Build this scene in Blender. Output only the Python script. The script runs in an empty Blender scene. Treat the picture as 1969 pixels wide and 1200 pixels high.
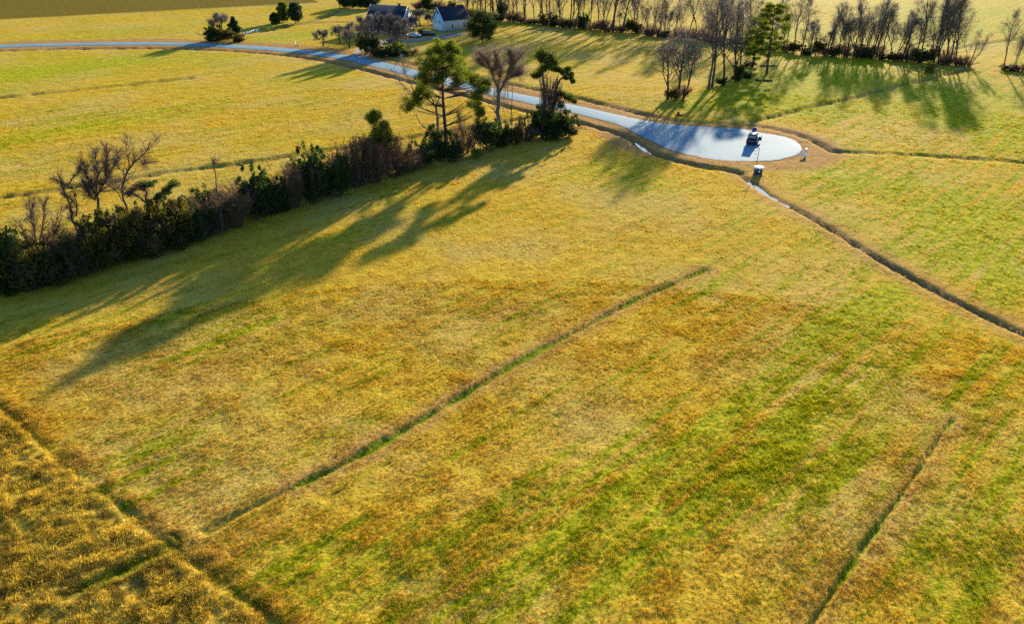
import bpy, math, random
import numpy as np
from mathutils import Vector, Matrix

# ------------------------------------------------------------------ camera, sky, sun, exposure
R = math.radians
CAM_H, PITCH, FOC = 43.0, R(26.57), 1600.0          # metres, radians, focal length in survey units (frame 1969 wide)
SUN_AZ, SUN_EL = R(21.5), R(13.5)                   # azimuth measured from +Y towards +X
sc = bpy.context.scene
col = sc.collection
cd = bpy.data.cameras.new('camera'); cam = bpy.data.objects.new('camera', cd); col.objects.link(cam)
cam.location = (0, 0, CAM_H); cam.rotation_euler = (math.pi/2 - PITCH, 0, 0)
cd.sensor_fit = 'HORIZONTAL'; cd.sensor_width = 36.0; cd.lens = 36.0*FOC/1969.0
cd.clip_start = 1.0; cd.clip_end = 20000.0
sc.camera = cam
world = bpy.data.worlds.new('World'); sc.world = world; world.use_nodes = True
wn = world.node_tree; wn.nodes.clear()
sky = wn.nodes.new('ShaderNodeTexSky'); sky.sky_type = 'NISHITA'; sky.sun_disc = False
sky.sun_elevation = SUN_EL; sky.sun_rotation = SUN_AZ; sky.air_density = 1.0; sky.dust_density = 0.6; sky.ozone_density = 5.0
bg = wn.nodes.new('ShaderNodeBackground'); bg.inputs[1].default_value = 0.105
wo = wn.nodes.new('ShaderNodeOutputWorld')
wn.links.new(sky.outputs[0], bg.inputs[0]); wn.links.new(bg.outputs[0], wo.inputs[0])
sl = bpy.data.lights.new('sun', 'SUN'); sl.energy = 5.0; sl.angle = R(1.0); sl.color = (1.0, 0.86, 0.64)
sun = bpy.data.objects.new('sun', sl); col.objects.link(sun)
sdir = Vector((math.sin(SUN_AZ)*math.cos(SUN_EL), math.cos(SUN_AZ)*math.cos(SUN_EL), math.sin(SUN_EL)))
sun.rotation_euler = sdir.to_track_quat('Z', 'Y').to_euler(); sun.location = sdir*500
sc.view_settings.view_transform = 'Standard'; sc.view_settings.look = 'None'
sc.view_settings.exposure = 1.5; sc.view_settings.gamma = 1.0; sc.view_settings.use_curve_mapping = False
sc.render.engine = 'CYCLES'
sc.cycles.use_denoising = False; sc.cycles.use_adaptive_sampling = False
sc.cycles.max_bounces = 6; sc.cycles.diffuse_bounces = 3; sc.cycles.transparent_max_bounces = 6
sc.cycles.caustics_reflective = False; sc.cycles.caustics_refractive = False

# ------------------------------------------------------------------ survey helpers (plan positions measured from the aerial view)
cP, sP = math.cos(PITCH), math.sin(PITCH)
def site(u, v):                                      # ground point
    x, y = u-984.5, 600.0-v
    t = -CAM_H/(-FOC*sP + y*cP)
    return np.array([x*t, (FOC*cP + y*sP)*t])
def upright(base, u, v):                             # point in the upright plane standing east-west through base
    x, y = u-984.5, 600.0-v
    t = base[1]/(FOC*cP + y*sP)
    return np.array([x*t, base[1], CAM_H + (-FOC*sP + y*cP)*t])
def tall(u, vb, vt):                                 # height of something from vb to vt
    return upright(site(u, vb), u, vt)[2]
def S(pts): return np.array([site(*p) for p in pts])
def smooth_line(P, n=8):                             # Catmull-Rom
    P = np.asarray(P, float); Q = np.vstack([2*P[0]-P[1], P, 2*P[-1]-P[-2]]); out = []
    for i in range(1, len(Q)-2):
        a, b, c, d = Q[i-1], Q[i], Q[i+1], Q[i+2]
        for k in range(n):
            t = k/n
            out.append(0.5*((2*b)+(c-a)*t+(2*a-5*b+4*c-d)*t*t+(3*b-a-3*c+d)*t**3))
    out.append(P[-1]); return np.array(out)
def vnoise(x, y, scale, seed):
    x = np.asarray(x, float)/scale + seed*17.3; y = np.asarray(y, float)/scale + seed*5.7
    xi, yi = np.floor(x), np.floor(y); fx, fy = x-xi, y-yi
    fx = fx*fx*(3-2*fx); fy = fy*fy*(3-2*fy)
    def h(a, b):
        s = np.sin(a*127.1 + b*311.7 + seed*74.7)*43758.5453
        return s-np.floor(s)
    return (h(xi, yi)*(1-fx)+h(xi+1, yi)*fx)*(1-fy) + (h(xi, yi+1)*(1-fx)+h(xi+1, yi+1)*fx)*fy
def seg_dist(x, y, L, hw=None):
    best = np.full(x.shape, 1e9); L = np.asarray(L, float)
    for i in range(len(L)-1):
        a, b = L[i], L[i+1]; d = b-a; l2 = max(d@d, 1e-9)
        t = np.clip(((x-a[0])*d[0]+(y-a[1])*d[1])/l2, 0, 1)
        dd = np.hypot(x-a[0]-t*d[0], y-a[1]-t*d[1])
        if hw is not None: dd = dd-(hw[i]*(1-t)+hw[i+1]*t)
        best = np.minimum(best, dd)
    return best
def smst(e0, e1, x):
    t = np.clip((x-e0)/(e1-e0), 0, 1); return t*t*(3-2*t)

# ------------------------------------------------------------------ mesh helpers
def mesh_from(name, V, faces_list, smooth=False, attrs=None):
    """faces_list: list of int arrays (n,3) or (n,4)"""
    me = bpy.data.meshes.new(name); V = np.asarray(V, np.float32)
    me.vertices.add(len(V)); me.vertices.foreach_set('co', V.ravel())
    fl = [np.asarray(f, np.int32) for f in faces_list if len(f)]
    if fl:
        loops = np.concatenate([f.ravel() for f in fl])
        tot = np.concatenate([np.full(len(f), f.shape[1], np.int32) for f in fl])
        st = np.concatenate([[0], np.cumsum(tot)[:-1]]).astype(np.int32)
        me.loops.add(len(loops)); me.loops.foreach_set('vertex_index', loops)
        me.polygons.add(len(tot)); me.polygons.foreach_set('loop_start', st); me.polygons.foreach_set('loop_total', tot)
        if smooth: me.polygons.foreach_set('use_smooth', np.ones(len(tot), bool))
    for k, a in (attrs or {}).items():
        a = np.asarray(a, np.float32)
        if a.ndim == 1:
            at = me.attributes.new(k, 'FLOAT', 'POINT'); at.data.foreach_set('value', a)
        else:
            at = me.attributes.new(k, 'FLOAT_COLOR', 'POINT'); at.data.foreach_set('color', a.ravel())
    me.update(calc_edges=True); me.validate()
    return me
class MB:
    def __init__(s): s.V = []; s.T = []; s.Q = []; s.n = 0; s.tint = []
    def add(s, V, T=None, Q=None, tint=0.5):
        V = np.asarray(V, float).reshape(-1, 3)
        if T is not None and len(T): s.T.append(np.asarray(T, int).reshape(-1, 3)+s.n)
        if Q is not None and len(Q): s.Q.append(np.asarray(Q, int).reshape(-1, 4)+s.n)
        s.V.append(V); s.tint.append(np.full(len(V), tint) if np.isscalar(tint) else tint); s.n += len(V)
    def box(s, c, size, rot=None, top=1.0):
        x, y, z = np.array(size)/2
        V = np.array([[-x,-y,-z],[x,-y,-z],[x,y,-z],[-x,y,-z],[-x*top,-y*top,z],[x*top,-y*top,z],[x*top,y*top,z],[-x*top,y*top,z]])
        if rot is not None: V = V@np.array(rot).T
        s.add(V+np.array(c), Q=[[0,3,2,1],[4,5,6,7],[0,1,5,4],[1,2,6,5],[2,3,7,6],[3,0,4,7]])
    def tube(s, P, rad, n=6, cap=True):
        P = np.asarray(P, float); m = len(P); rings = []
        for i in range(m):
            d = P[min(i+1, m-1)]-P[max(i-1, 0)]; d = d/(np.linalg.norm(d)+1e-9)
            a = np.array([1, 0, 0]) if abs(d[0]) < 0.9 else np.array([0, 1, 0])
            e = np.cross(d, a); e /= np.linalg.norm(e); f = np.cross(d, e)
            th = np.arange(n)*2*np.pi/n
            rings.append(P[i]+rad[i]*(np.cos(th)[:, None]*e+np.sin(th)[:, None]*f))
        Q = [[i*n+j, i*n+(j+1) % n, (i+1)*n+(j+1) % n, (i+1)*n+j] for i in range(m-1) for j in range(n)]
        V = np.vstack(rings); T = []
        if cap:
            V = np.vstack([V, P[0], P[-1]]); b, t = m*n, m*n+1
            T = [[b, (j+1) % n, j] for j in range(n)]+[[t, (m-1)*n+j, (m-1)*n+(j+1) % n] for j in range(n)]
        s.add(V, T=T, Q=Q)
    def poly_prism(s, prof, axis_a, axis_b, origin, ext):
        """prof: list of (a,b) extruded by vector ext"""
        A, B, O, X = map(lambda q: np.array(q, float), (axis_a, axis_b, origin, ext)); n = len(prof)
        base = np.array([O+a*A+b*B for a, b in prof]); V = np.vstack([base, base+X, base.mean(0), base.mean(0)+X])
        Q = [[i, (i+1) % n, n+(i+1) % n, n+i] for i in range(n)]
        T = [[2*n, (i+1) % n, i] for i in range(n)]+[[2*n+1, n+i, n+(i+1) % n] for i in range(n)]
        s.add(V, T=T, Q=Q)
    def mesh(s, name, smooth=False, tint=False):
        V = np.vstack(s.V) if s.V else np.zeros((0, 3))
        f = []
        if s.T: f.append(np.vstack(s.T))
        if s.Q: f.append(np.vstack(s.Q))
        return mesh_from(name, V, f, smooth, {'tint': np.concatenate(s.tint)} if tint else None)
def obj(name, me, mat=None, parent=None, loc=None):
    o = bpy.data.objects.new(name, me); col.objects.link(o)
    if mat is not None and me is not None and not me.materials: me.materials.append(mat)
    if parent is not None: o.parent = parent
    if loc is not None: o.location = loc
    return o
def tag(o, label=None, cat=None, group=None, kind=None):
    if label: o['label'] = label
    if cat: o['category'] = cat
    if group: o['group'] = group
    if kind: o['kind'] = kind
    return o
def thing(name, label, cat, loc=(0, 0, 0), rz=0.0, group=None, scale=None):
    o = bpy.data.objects.new(name, None); col.objects.link(o); o.location = loc; o.rotation_euler = (0, 0, rz)
    o.empty_display_size = 0.3
    if scale is not None: o.scale = scale if not np.isscalar(scale) else (scale,)*3
    return tag(o, label, cat, group)

# ------------------------------------------------------------------ materials
def mat_new(name):
    m = bpy.data.materials.new(name); m.use_nodes = True; m.node_tree.nodes.clear(); return m, m.node_tree
def N(t, typ, **kw):
    n = t.nodes.new(typ)
    for k, v in kw.items(): setattr(n, k, v)
    return n
def L(t, a, b): t.links.new(a, b)
def mixc(t, fac, a, b, blend='MIX'):
    n = N(t, 'ShaderNodeMix', data_type='RGBA', blend_type=blend)
    for s, v in ((0, fac), (6, a), (7, b)):
        if hasattr(v, 'is_output') or hasattr(v, 'links'): L(t, v, n.inputs[s])
        else: n.inputs[s].default_value = v if s == 0 else (v[0], v[1], v[2], 1)
    return n.outputs[2]
def mth(t, op, a, b=None, c=None, clamp=False):
    n = N(t, 'ShaderNodeMath', operation=op); n.use_clamp = clamp
    for i, v in enumerate((a, b, c)):
        if v is None: continue
        if hasattr(v, 'links'): L(t, v, n.inputs[i])
        else: n.inputs[i].default_value = v
    return n.outputs[0]
def ramp(t, fac, e0, e1):
    n = N(t, 'ShaderNodeMapRange', interpolation_type='SMOOTHSTEP'); n.inputs[1].default_value = e0; n.inputs[2].default_value = e1
    L(t, fac, n.inputs[0]); return n.outputs[0]
def noise(t, vec, scale, detail=3, rough=0.55):
    n = N(t, 'ShaderNodeTexNoise'); n.inputs['Scale'].default_value = scale; n.inputs['Detail'].default_value = detail; n.inputs['Roughness'].default_value = rough
    if vec is not None: L(t, vec, n.inputs['Vector'])
    return n.outputs[0]
def simple(name, c, rough=0.6, var=0.15, scale=3.0, metallic=0.0, spec=0.4, bump=0.0):
    m, t = mat_new(name); o = N(t, 'ShaderNodeOutputMaterial'); p = N(t, 'ShaderNodeBsdfPrincipled')
    tc = N(t, 'ShaderNodeTexCoord'); nz = noise(t, tc.outputs['Object'], scale)
    L(t, mixc(t, nz, [x*(1-var) for x in c], [min(1, x*(1+var)) for x in c]), p.inputs['Base Color'])
    p.inputs['Roughness'].default_value = rough; p.inputs['Metallic'].default_value = metallic; p.inputs['Specular IOR Level'].default_value = spec
    if bump:
        b = N(t, 'ShaderNodeBump'); b.inputs['Strength'].default_value = bump; L(t, nz, b.inputs['Height']); L(t, b.outputs[0], p.inputs['Normal'])
    L(t, p.outputs[0], o.inputs[0]); return m
def foliage(name, a, b, trans=0.35, tcol=None):
    m, t = mat_new(name); o = N(t, 'ShaderNodeOutputMaterial')
    at = N(t, 'ShaderNodeAttribute', attribute_name='tint')
    oi = N(t, 'ShaderNodeObjectInfo')
    f = mth(t, 'ADD', mth(t, 'MULTIPLY', at.outputs['Fac'], 0.75), mth(t, 'MULTIPLY', oi.outputs['Random'], 0.25))
    c = mixc(t, f, a, b)
    d = N(t, 'ShaderNodeBsdfPrincipled'); d.inputs['Roughness'].default_value = 0.65; d.inputs['Specular IOR Level'].default_value = 0.2
    tr = N(t, 'ShaderNodeBsdfTranslucent'); L(t, c, d.inputs['Base Color'])
    L(t, mixc(t, 1.0, c, tcol or (1.6, 1.5, 0.7), 'MULTIPLY'), tr.inputs['Color'])
    mx = N(t, 'ShaderNodeMixShader'); mx.inputs[0].default_value = trans
    L(t, d.outputs[0], mx.inputs[1]); L(t, tr.outputs[0], mx.inputs[2]); L(t, mx.outputs[0], o.inputs[0]); return m
def bark(name, a, b):
    m, t = mat_new(name); o = N(t, 'ShaderNodeOutputMaterial'); p = N(t, 'ShaderNodeBsdfPrincipled'); p.inputs['Roughness'].default_value = 0.85
    p.inputs['Specular IOR Level'].default_value = 0.15
    tc = N(t, 'ShaderNodeTexCoord'); mp = N(t, 'ShaderNodeMapping'); mp.inputs['Scale'].default_value = (3, 3, 0.7); L(t, tc.outputs['Object'], mp.inputs[0])
    nz = noise(t, mp.outputs[0], 2.5, 4); L(t, mixc(t, nz, a, b), p.inputs['Base Color'])
    bp = N(t, 'ShaderNodeBump'); bp.inputs['Strength'].default_value = 0.6; L(t, nz, bp.inputs['Height']); L(t, bp.outputs[0], p.inputs['Normal'])
    L(t, p.outputs[0], o.inputs[0]); return m

_d = site(1360, 515)-site(600, 910); ROW_ANG = math.atan2(_d[1], _d[0])
def grass_group():
    g = bpy.data.node_groups.new('grass_colour', 'ShaderNodeTree'); t = g
    for nm in ('Green', 'Soil', 'Lush'): g.interface.new_socket(nm, in_out='INPUT', socket_type='NodeSocketFloat')
    for nm in ('Verge', 'Tilled', 'Rough'): g.interface.new_socket(nm, in_out='INPUT', socket_type='NodeSocketFloat')
    g.interface.new_socket('Color', in_out='OUTPUT', socket_type='NodeSocketColor')
    gi = N(t, 'NodeGroupInput'); go = N(t, 'NodeGroupOutput')
    pos = N(t, 'ShaderNodeNewGeometry').outputs['Position']
    mp = N(t, 'ShaderNodeMapping'); mp.inputs['Rotation'].default_value = (0, 0, -ROW_ANG); L(t, pos, mp.inputs[0])
    sc_ = N(t, 'ShaderNodeMapping'); sc_.inputs['Scale'].default_value = (0.055, 1, 1); L(t, mp.outputs[0], sc_.inputs[0])
    streak = noise(t, sc_.outputs[0], 0.75, 2, 0.5)
    big = noise(t, pos, 0.045, 3); mid = noise(t, pos, 0.33, 4, 0.6); fine = noise(t, pos, 3.6, 3, 0.65); patch = noise(t, pos, 0.9, 3, 0.6)
    straw = mixc(t, ramp(t, mid, 0.32, 0.68), (0.50, 0.30, 0.026), (0.58, 0.405, 0.036))
    straw = mixc(t, ramp(t, patch, 0.52, 0.72), straw, (0.47, 0.265, 0.028))
    straw = mixc(t, mth(t, 'MULTIPLY', ramp(t, big, 0.42, 0.64), 0.75), straw, (0.51, 0.365, 0.090))
    grn = mixc(t, ramp(t, patch, 0.35, 0.65), (0.45, 0.415, 0.016), (0.27, 0.285, 0.010))
    gf = mth(t, 'ADD', gi.outputs['Green'], mth(t, 'MULTIPLY', mth(t, 'SUBTRACT', streak, 0.5), 3.0))
    gf = mth(t, 'ADD', gf, mth(t, 'MULTIPLY', mth(t, 'SUBTRACT', patch, 0.5), 1.3))
    c = mixc(t, ramp(t, gf, 0.10, 1.0), straw, grn)
    c = mixc(t, mth(t, 'MULTIPLY', gi.outputs['Rough'], 0.8), c, mixc(t, ramp(t, patch, 0.42, 0.58), (0.20, 0.145, 0.030), (0.66, 0.48, 0.070)))
    c = mixc(t, gi.outputs['Tilled'], c, mixc(t, mid, (0.145, 0.10, 0.014), (0.20, 0.145, 0.016)))
    c = mixc(t, gi.outputs['Verge'], c, mixc(t, mid, (0.38, 0.20, 0.060), (0.48, 0.27, 0.085)))
    c = mixc(t, gi.outputs['Soil'], c, mixc(t, patch, (0.13, 0.082, 0.048), (0.25, 0.16, 0.088)))
    c = mixc(t, gi.outputs['Lush'], c, mixc(t, patch, (0.12, 0.17, 0.010), (0.27, 0.31, 0.014)))
    c = mixc(t, mth(t, 'MULTIPLY', ramp(t, fine, 0.42, 0.64), 0.45), c, mixc(t, 1.0, c, (0.52, 0.50, 0.42), 'MULTIPLY'))
    c = mixc(t, mth(t, 'MULTIPLY', ramp(t, streak, 0.45, 0.66), mth(t, 'MULTIPLY_ADD', gi.outputs['Rough'], -0.3, 0.30)), c, mixc(t, 1.0, c, (0.70, 0.68, 0.62), 'MULTIPLY'))
    L(t, c, go.inputs[0]); return g
GG = grass_group()
def grass_inputs(t, instancer=False):
    gg = N(t, 'ShaderNodeGroup'); gg.node_tree = GG
    for nm, keys in (('mask_a', ('Green', 'Soil', 'Lush')), ('mask_b', ('Verge', 'Tilled', 'Rough'))):
        at = N(t, 'ShaderNodeAttribute', attribute_name=nm)
        if instancer: at.attribute_type = 'INSTANCER'
        sp = N(t, 'ShaderNodeSeparateColor'); L(t, at.outputs['Color'], sp.inputs[0])
        for i, k in enumerate(keys): L(t, sp.outputs[i], gg.inputs[k])
    return gg.outputs[0]
def ground_material():
    m, t = mat_new('grass_field'); o = N(t, 'ShaderNodeOutputMaterial'); p = N(t, 'ShaderNodeBsdfPrincipled')
    p.inputs['Roughness'].default_value = 0.9; p.inputs['Specular IOR Level'].default_value = 0.008
    L(t, grass_inputs(t), p.inputs['Base Color'])
    pos = N(t, 'ShaderNodeNewGeometry').outputs['Position']
    h = mth(t, 'ADD', noise(t, pos, 2.2, 5, 0.7), mth(t, 'MULTIPLY', noise(t, pos, 0.35, 3), 1.5))
    b = N(t, 'ShaderNodeBump'); b.inputs['Strength'].default_value = 0.55; b.inputs['Distance'].default_value = 0.35
    L(t, h, b.inputs['Height']); L(t, b.outputs[0], p.inputs['Normal']); L(t, p.outputs[0], o.inputs[0]); return m
def tuft_material():
    m, t = mat_new('grass_blades'); o = N(t, 'ShaderNodeOutputMaterial')
    c = grass_inputs(t, True)
    oi = N(t, 'ShaderNodeObjectInfo'); k = mth(t, 'ADD', mth(t, 'MULTIPLY', oi.outputs['Random'], 0.55), 0.78)
    cc = N(t, 'ShaderNodeCombineColor'); [L(t, k, cc.inputs[i]) for i in range(3)]
    c = mixc(t, 1.0, c, cc.outputs[0], 'MULTIPLY')
    d = N(t, 'ShaderNodeBsdfDiffuse'); tr = N(t, 'ShaderNodeBsdfTranslucent'); L(t, c, d.inputs[0]); L(t, mixc(t, 1.0, c, (1.25, 1.2, 0.95), 'MULTIPLY'), tr.inputs[0])
    mx = N(t, 'ShaderNodeMixShader'); mx.inputs[0].default_value = 0.4
    L(t, d.outputs[0], mx.inputs[1]); L(t, tr.outputs[0], mx.inputs[2]); L(t, mx.outputs[0], o.inputs[0]); return m
def road_material():
    m, t = mat_new('asphalt'); o = N(t, 'ShaderNodeOutputMaterial'); p = N(t, 'ShaderNodeBsdfPrincipled')
    pos = N(t, 'ShaderNodeNewGeometry').outputs['Position']
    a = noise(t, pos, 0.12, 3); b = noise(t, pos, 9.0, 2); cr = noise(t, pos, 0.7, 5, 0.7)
    c = mixc(t, ramp(t, a, 0.35, 0.65), (0.12, 0.25, 0.315), (0.165, 0.29, 0.35))  # cyan tint puts the blue of skylit shade into the grey asphalt
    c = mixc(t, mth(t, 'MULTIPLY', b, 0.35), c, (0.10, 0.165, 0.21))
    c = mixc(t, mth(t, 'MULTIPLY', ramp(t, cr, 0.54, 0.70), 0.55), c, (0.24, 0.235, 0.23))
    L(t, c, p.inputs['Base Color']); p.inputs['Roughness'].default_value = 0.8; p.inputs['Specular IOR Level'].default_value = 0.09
    bp = N(t, 'ShaderNodeBump'); bp.inputs['Strength'].default_value = 0.15; bp.inputs['Distance'].default_value = 0.02; L(t, b, bp.inputs['Height']); L(t, bp.outputs[0], p.inputs['Normal'])
    L(t, p.outputs[0], o.inputs[0]); return m
def water_material():
    m, t = mat_new('ditch_water'); o = N(t, 'ShaderNodeOutputMaterial'); p = N(t, 'ShaderNodeBsdfPrincipled')
    p.inputs['Base Color'].default_value = (0.03, 0.03, 0.025, 1); p.inputs['Roughness'].default_value = 0.06; p.inputs['IOR'].default_value = 1.33; p.inputs['Specular IOR Level'].default_value = 1.0
    pos = N(t, 'ShaderNodeNewGeometry').outputs['Position']
    bp = N(t, 'ShaderNodeBump'); bp.inputs['Strength'].default_value = 0.05; L(t, noise(t, pos, 3.0), bp.inputs['Height']); L(t, bp.outputs[0], p.inputs['Normal'])
    L(t, p.outputs[0], o.inputs[0]); return m
M = dict(ground=ground_material(), tuft=tuft_material(), road=road_material(), water=water_material(),
  bark=bark('bark_grey', (0.035, 0.028, 0.023), (0.11, 0.09, 0.075)), pinebark=bark('bark_pine', (0.035, 0.024, 0.018), (0.10, 0.068, 0.05)),
  palebark=bark('bark_pale', (0.09, 0.075, 0.062), (0.24, 0.205, 0.17)),
  twig=foliage('twigs', (0.11, 0.09, 0.078), (0.24, 0.195, 0.16), 0.15, (1, 1, 1)),
  vine=foliage('vine_stems', (0.07, 0.046, 0.035), (0.17, 0.115, 0.085), 0.15, (1, 1, 1)),
  needle=foliage('pine_needles', (0.032, 0.062, 0.009), (0.17, 0.20, 0.018), 0.52),
  leaf=foliage('evergreen_leaves', (0.014, 0.036, 0.009), (0.052, 0.085, 0.012), 0.4),
  olive=foliage('olive_leaves', (0.040, 0.040, 0.009), (0.115, 0.098, 0.016), 0.4),
  ivy=foliage('ivy_leaves', (0.022, 0.045, 0.009), (0.12, 0.15, 0.018), 0.42),
  wisp=foliage('pale_vine_stems', (0.13, 0.09, 0.065), (0.30, 0.22, 0.165), 0.25, (1, 1, 1)),
  lime=foliage('yellow_green_leaves', (0.11, 0.15, 0.012), (0.25, 0.26, 0.02), 0.4),
  brown=foliage('dead_leaves', (0.075, 0.048, 0.030), (0.21, 0.14, 0.08), 0.3, (1.3, 1.1, 0.8)),
  cedar=foliage('cedar_leaves', (0.014, 0.038, 0.016), (0.045, 0.075, 0.018), 0.25),
  white=simple('white_paint', (0.80, 0.80, 0.78), 0.45, 0.04), navy=simple('navy_car_paint', (0.012, 0.016, 0.045), 0.22, 0.05, spec=0.6),
  violet=simple('violet_blue_paint', (0.07, 0.05, 0.30), 0.3, 0.1, spec=0.5),
  silver=simple('silver_car_paint', (0.55, 0.56, 0.58), 0.25, 0.05, metallic=0.4), blackcar=simple('black_car_paint', (0.012, 0.013, 0.018), 0.2, 0.05, spec=0.6),
  rubber=simple('black_rubber', (0.02, 0.02, 0.02), 0.8, 0.2), glass=simple('dark_glass', (0.015, 0.02, 0.025), 0.08, 0.05, spec=0.8),
  red=simple('red_lens', (0.4, 0.02, 0.02), 0.3, 0.1), lens=simple('clear_lens', (0.7, 0.7, 0.68), 0.15, 0.05),
  roof=simple('slate_blue_roof', (0.020, 0.034, 0.055), 0.9, 0.3, 2.0, spec=0.08, bump=0.2), roof2=simple('dark_teal_roof', (0.020, 0.034, 0.050), 0.9, 0.3, 2.0, spec=0.08, bump=0.2),
  siding=simple('grey_beige_siding', (0.56, 0.53, 0.47), 0.7, 0.08, 1.5), shade_blue_wall=simple('shade_blue_siding', (0.42, 0.60, 0.72), 0.65, 0.08, 1.5),  # blue wall tone is the shade on the garage gable, put into the colour
  door=simple('dark_door', (0.03, 0.045, 0.07), 0.5, 0.1), green=simple('dark_green_enamel', (0.020, 0.042, 0.035), 0.3, 0.1, spec=0.6),
  teal=simple('teal_plastic', (0.10, 0.42, 0.38), 0.5, 0.1), metal=simple('dark_steel', (0.06, 0.06, 0.065), 0.5, 0.2, metallic=0.6),
  wood=simple('weathered_wood', (0.13, 0.085, 0.055), 0.85, 0.35, 4.0, bump=0.3), gravel=simple('gravel', (0.20, 0.18, 0.16), 0.9, 0.25, 0.8),
  rust=simple('rusty_brown', (0.16, 0.055, 0.025), 0.85, 0.3), brick=simple('chimney_brick', (0.20, 0.09, 0.06), 0.85, 0.2))

# ------------------------------------------------------------------ plan of the place: road, ditches, colour of the turf
CENTRE = S([(-260,108),(-120,98),(12,88),(120,85),(250,83),(350,84),(440,88),(520,93),(600,100.5),(680,112.5),(760,131),(840,151),(920,170),(1000,187),(1080,204),(1150,219)])
CENTRE = smooth_line(CENTRE, 4)
HALF = 3.35
up_ = S([(1200,222),(1250,232),(1300,238.5),(1350,242),(1400,244.5),(1440,248),(1468,255),(1487,257),(1509,261.5),(1527,268.5),(1538,276.5),(1542,285)])
lo_ = S([(1183,238),(1216,254),(1250,271),(1287,288),(1330,300),(1370,306.5),(1410,310),(1445,310.5),(1481,309),(1504,305.5),(1524,300.5),(1536,295.5),(1541,290.5)])
tng = np.gradient(CENTRE, axis=0); tng /= np.linalg.norm(tng, axis=1)[:, None]
nrm = np.stack([-tng[:, 1], tng[:, 0]], 1)
up_edge = smooth_line(np.vstack([CENTRE[:-2]+nrm[:-2]*HALF, up_]), 3)
lo_edge = smooth_line(np.vstack([CENTRE[:-2]-nrm[:-2]*HALF, lo_]), 3)
BULB = np.array(site(1440, 277)); BULB_R = 11.0
TAPER = np.vstack([CENTRE, S([(1215, 239), (1262, 252), (1310, 266), (1365, 273), (1440, 277)])])
TAPER_HW = np.concatenate([np.full(len(CENTRE), HALF), [4.4, 6.2, 8.6, 10.2, BULB_R]])
DITCH = [  # surveyed line, half width, depth, bare soil, lush grass
  (S([(1418,331),(1440,346),(1470,368),(1500,385),(1560,417),(1640,465),(1740,524),(1850,583),(1969,640),(2150,730)]), 0.72, 0.40, 0.85, 0.0),
  (S([(-150,97),(12,97),(120,93.5),(250,92),(350,93.5),(440,97),(520,103),(600,112),(680,128),(760,149),(840,170),(920,190),(1000,211),(1080,228),(1120,237),(1160,247),(1200,259),(1222,271),(1245,288),(1285,303),(1340,317),(1400,326),(1420,331)]), 1.3, 0.7, 0.75, 0.0),
  (S([(700,103),(760,115),(840,132),(920,149),(985,162),(1050,175),(1110,188),(1170,203),(1240,219),(1300,230),(1360,235),(1420,238),(1480,245),(1530,256),(1575,274),(1600,289)]), 1.2, 0.55, 0.5, 0.0),
  (S([(1595,288),(1650,291),(1750,296),(1850,302),(1969,311),(2200,330)]), 1.0, 0.55, 0.7, 0.0),
  (S([(1415,238),(1480,224),(1560,204),(1640,186),(1720,165),(1800,147),(1860,133)]), 1.2, 0.6, 0.7, 0.0),
  (S([(-150,400),(12,378),(120,362),(230,347),(330,330),(430,318),(540,302),(660,283),(760,268),(850,254),(940,240),(1000,228)]), 1.25, 0.6, 0.6, 0.05),
  (S([(-100,198),(12,186),(120,176),(230,165),(330,154),(365,150)]), 1.3, 0.55, 0.6, 0.1),
  (S([(455,66),(500,54),(560,47),(620,33),(650,20)]), 2.0, 0.8, 0.75, 0.0),
  (S([(505,60),(540,54),(575,45),(680,41),(712,41)]), 1.1, 0.5, 0.6, 0.0),
  (S([(1500,32),(1560,27),(1640,19),(1720,10),(1800,2)]), 1.3, 0.4, 0.2, 0.0),
  (S([(1830,93),(1900,82),(1969,74),(2100,60)]), 1.6, 0.7, 0.5, 0.2),
  (S([(960,58),(975,66),(985,80),(1000,83),(1060,78),(1130,70)]), 0.9, 0.4, 0.5, 0.0),
  (S([(1358,517),(1300,542),(1220,578),(1120,632),(1020,685),(930,737),(850,785),(760,836),(680,882),(610,916),(560,940)]), 0.56, 0.28, 0.15, 1.25),
  (S([(560,940),(500,968),(440,998),(400,1022)]), 0.55, 0.2, 0.4, 0.4),
  (S([(330,1040),(290,1075),(230,1105),(170,1130)]), 0.9, 0.32, 0.2, 0.6),
  (S([(1832,808),(1800,852),(1760,915),(1710,985),(1660,1055),(1610,1130),(1565,1195),(1500,1300)]), 0.34, 0.26, 0.25, 0.75),
  (S([(-120,690),(12,790),(75,850),(150,915),(230,975),(310,1040),(400,1105),(480,1160),(540,1205),(640,1290)]), 0.55, 0.09, 0.0, 0.10),
]
DITCH = [(smooth_line(l, 3), *r) for l, *r in DITCH]
ROUGH_A, ROUGH_B = site(12, 790), site(540, 1200)
T0, T1 = site(12, 36), site(390, 16)
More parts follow.
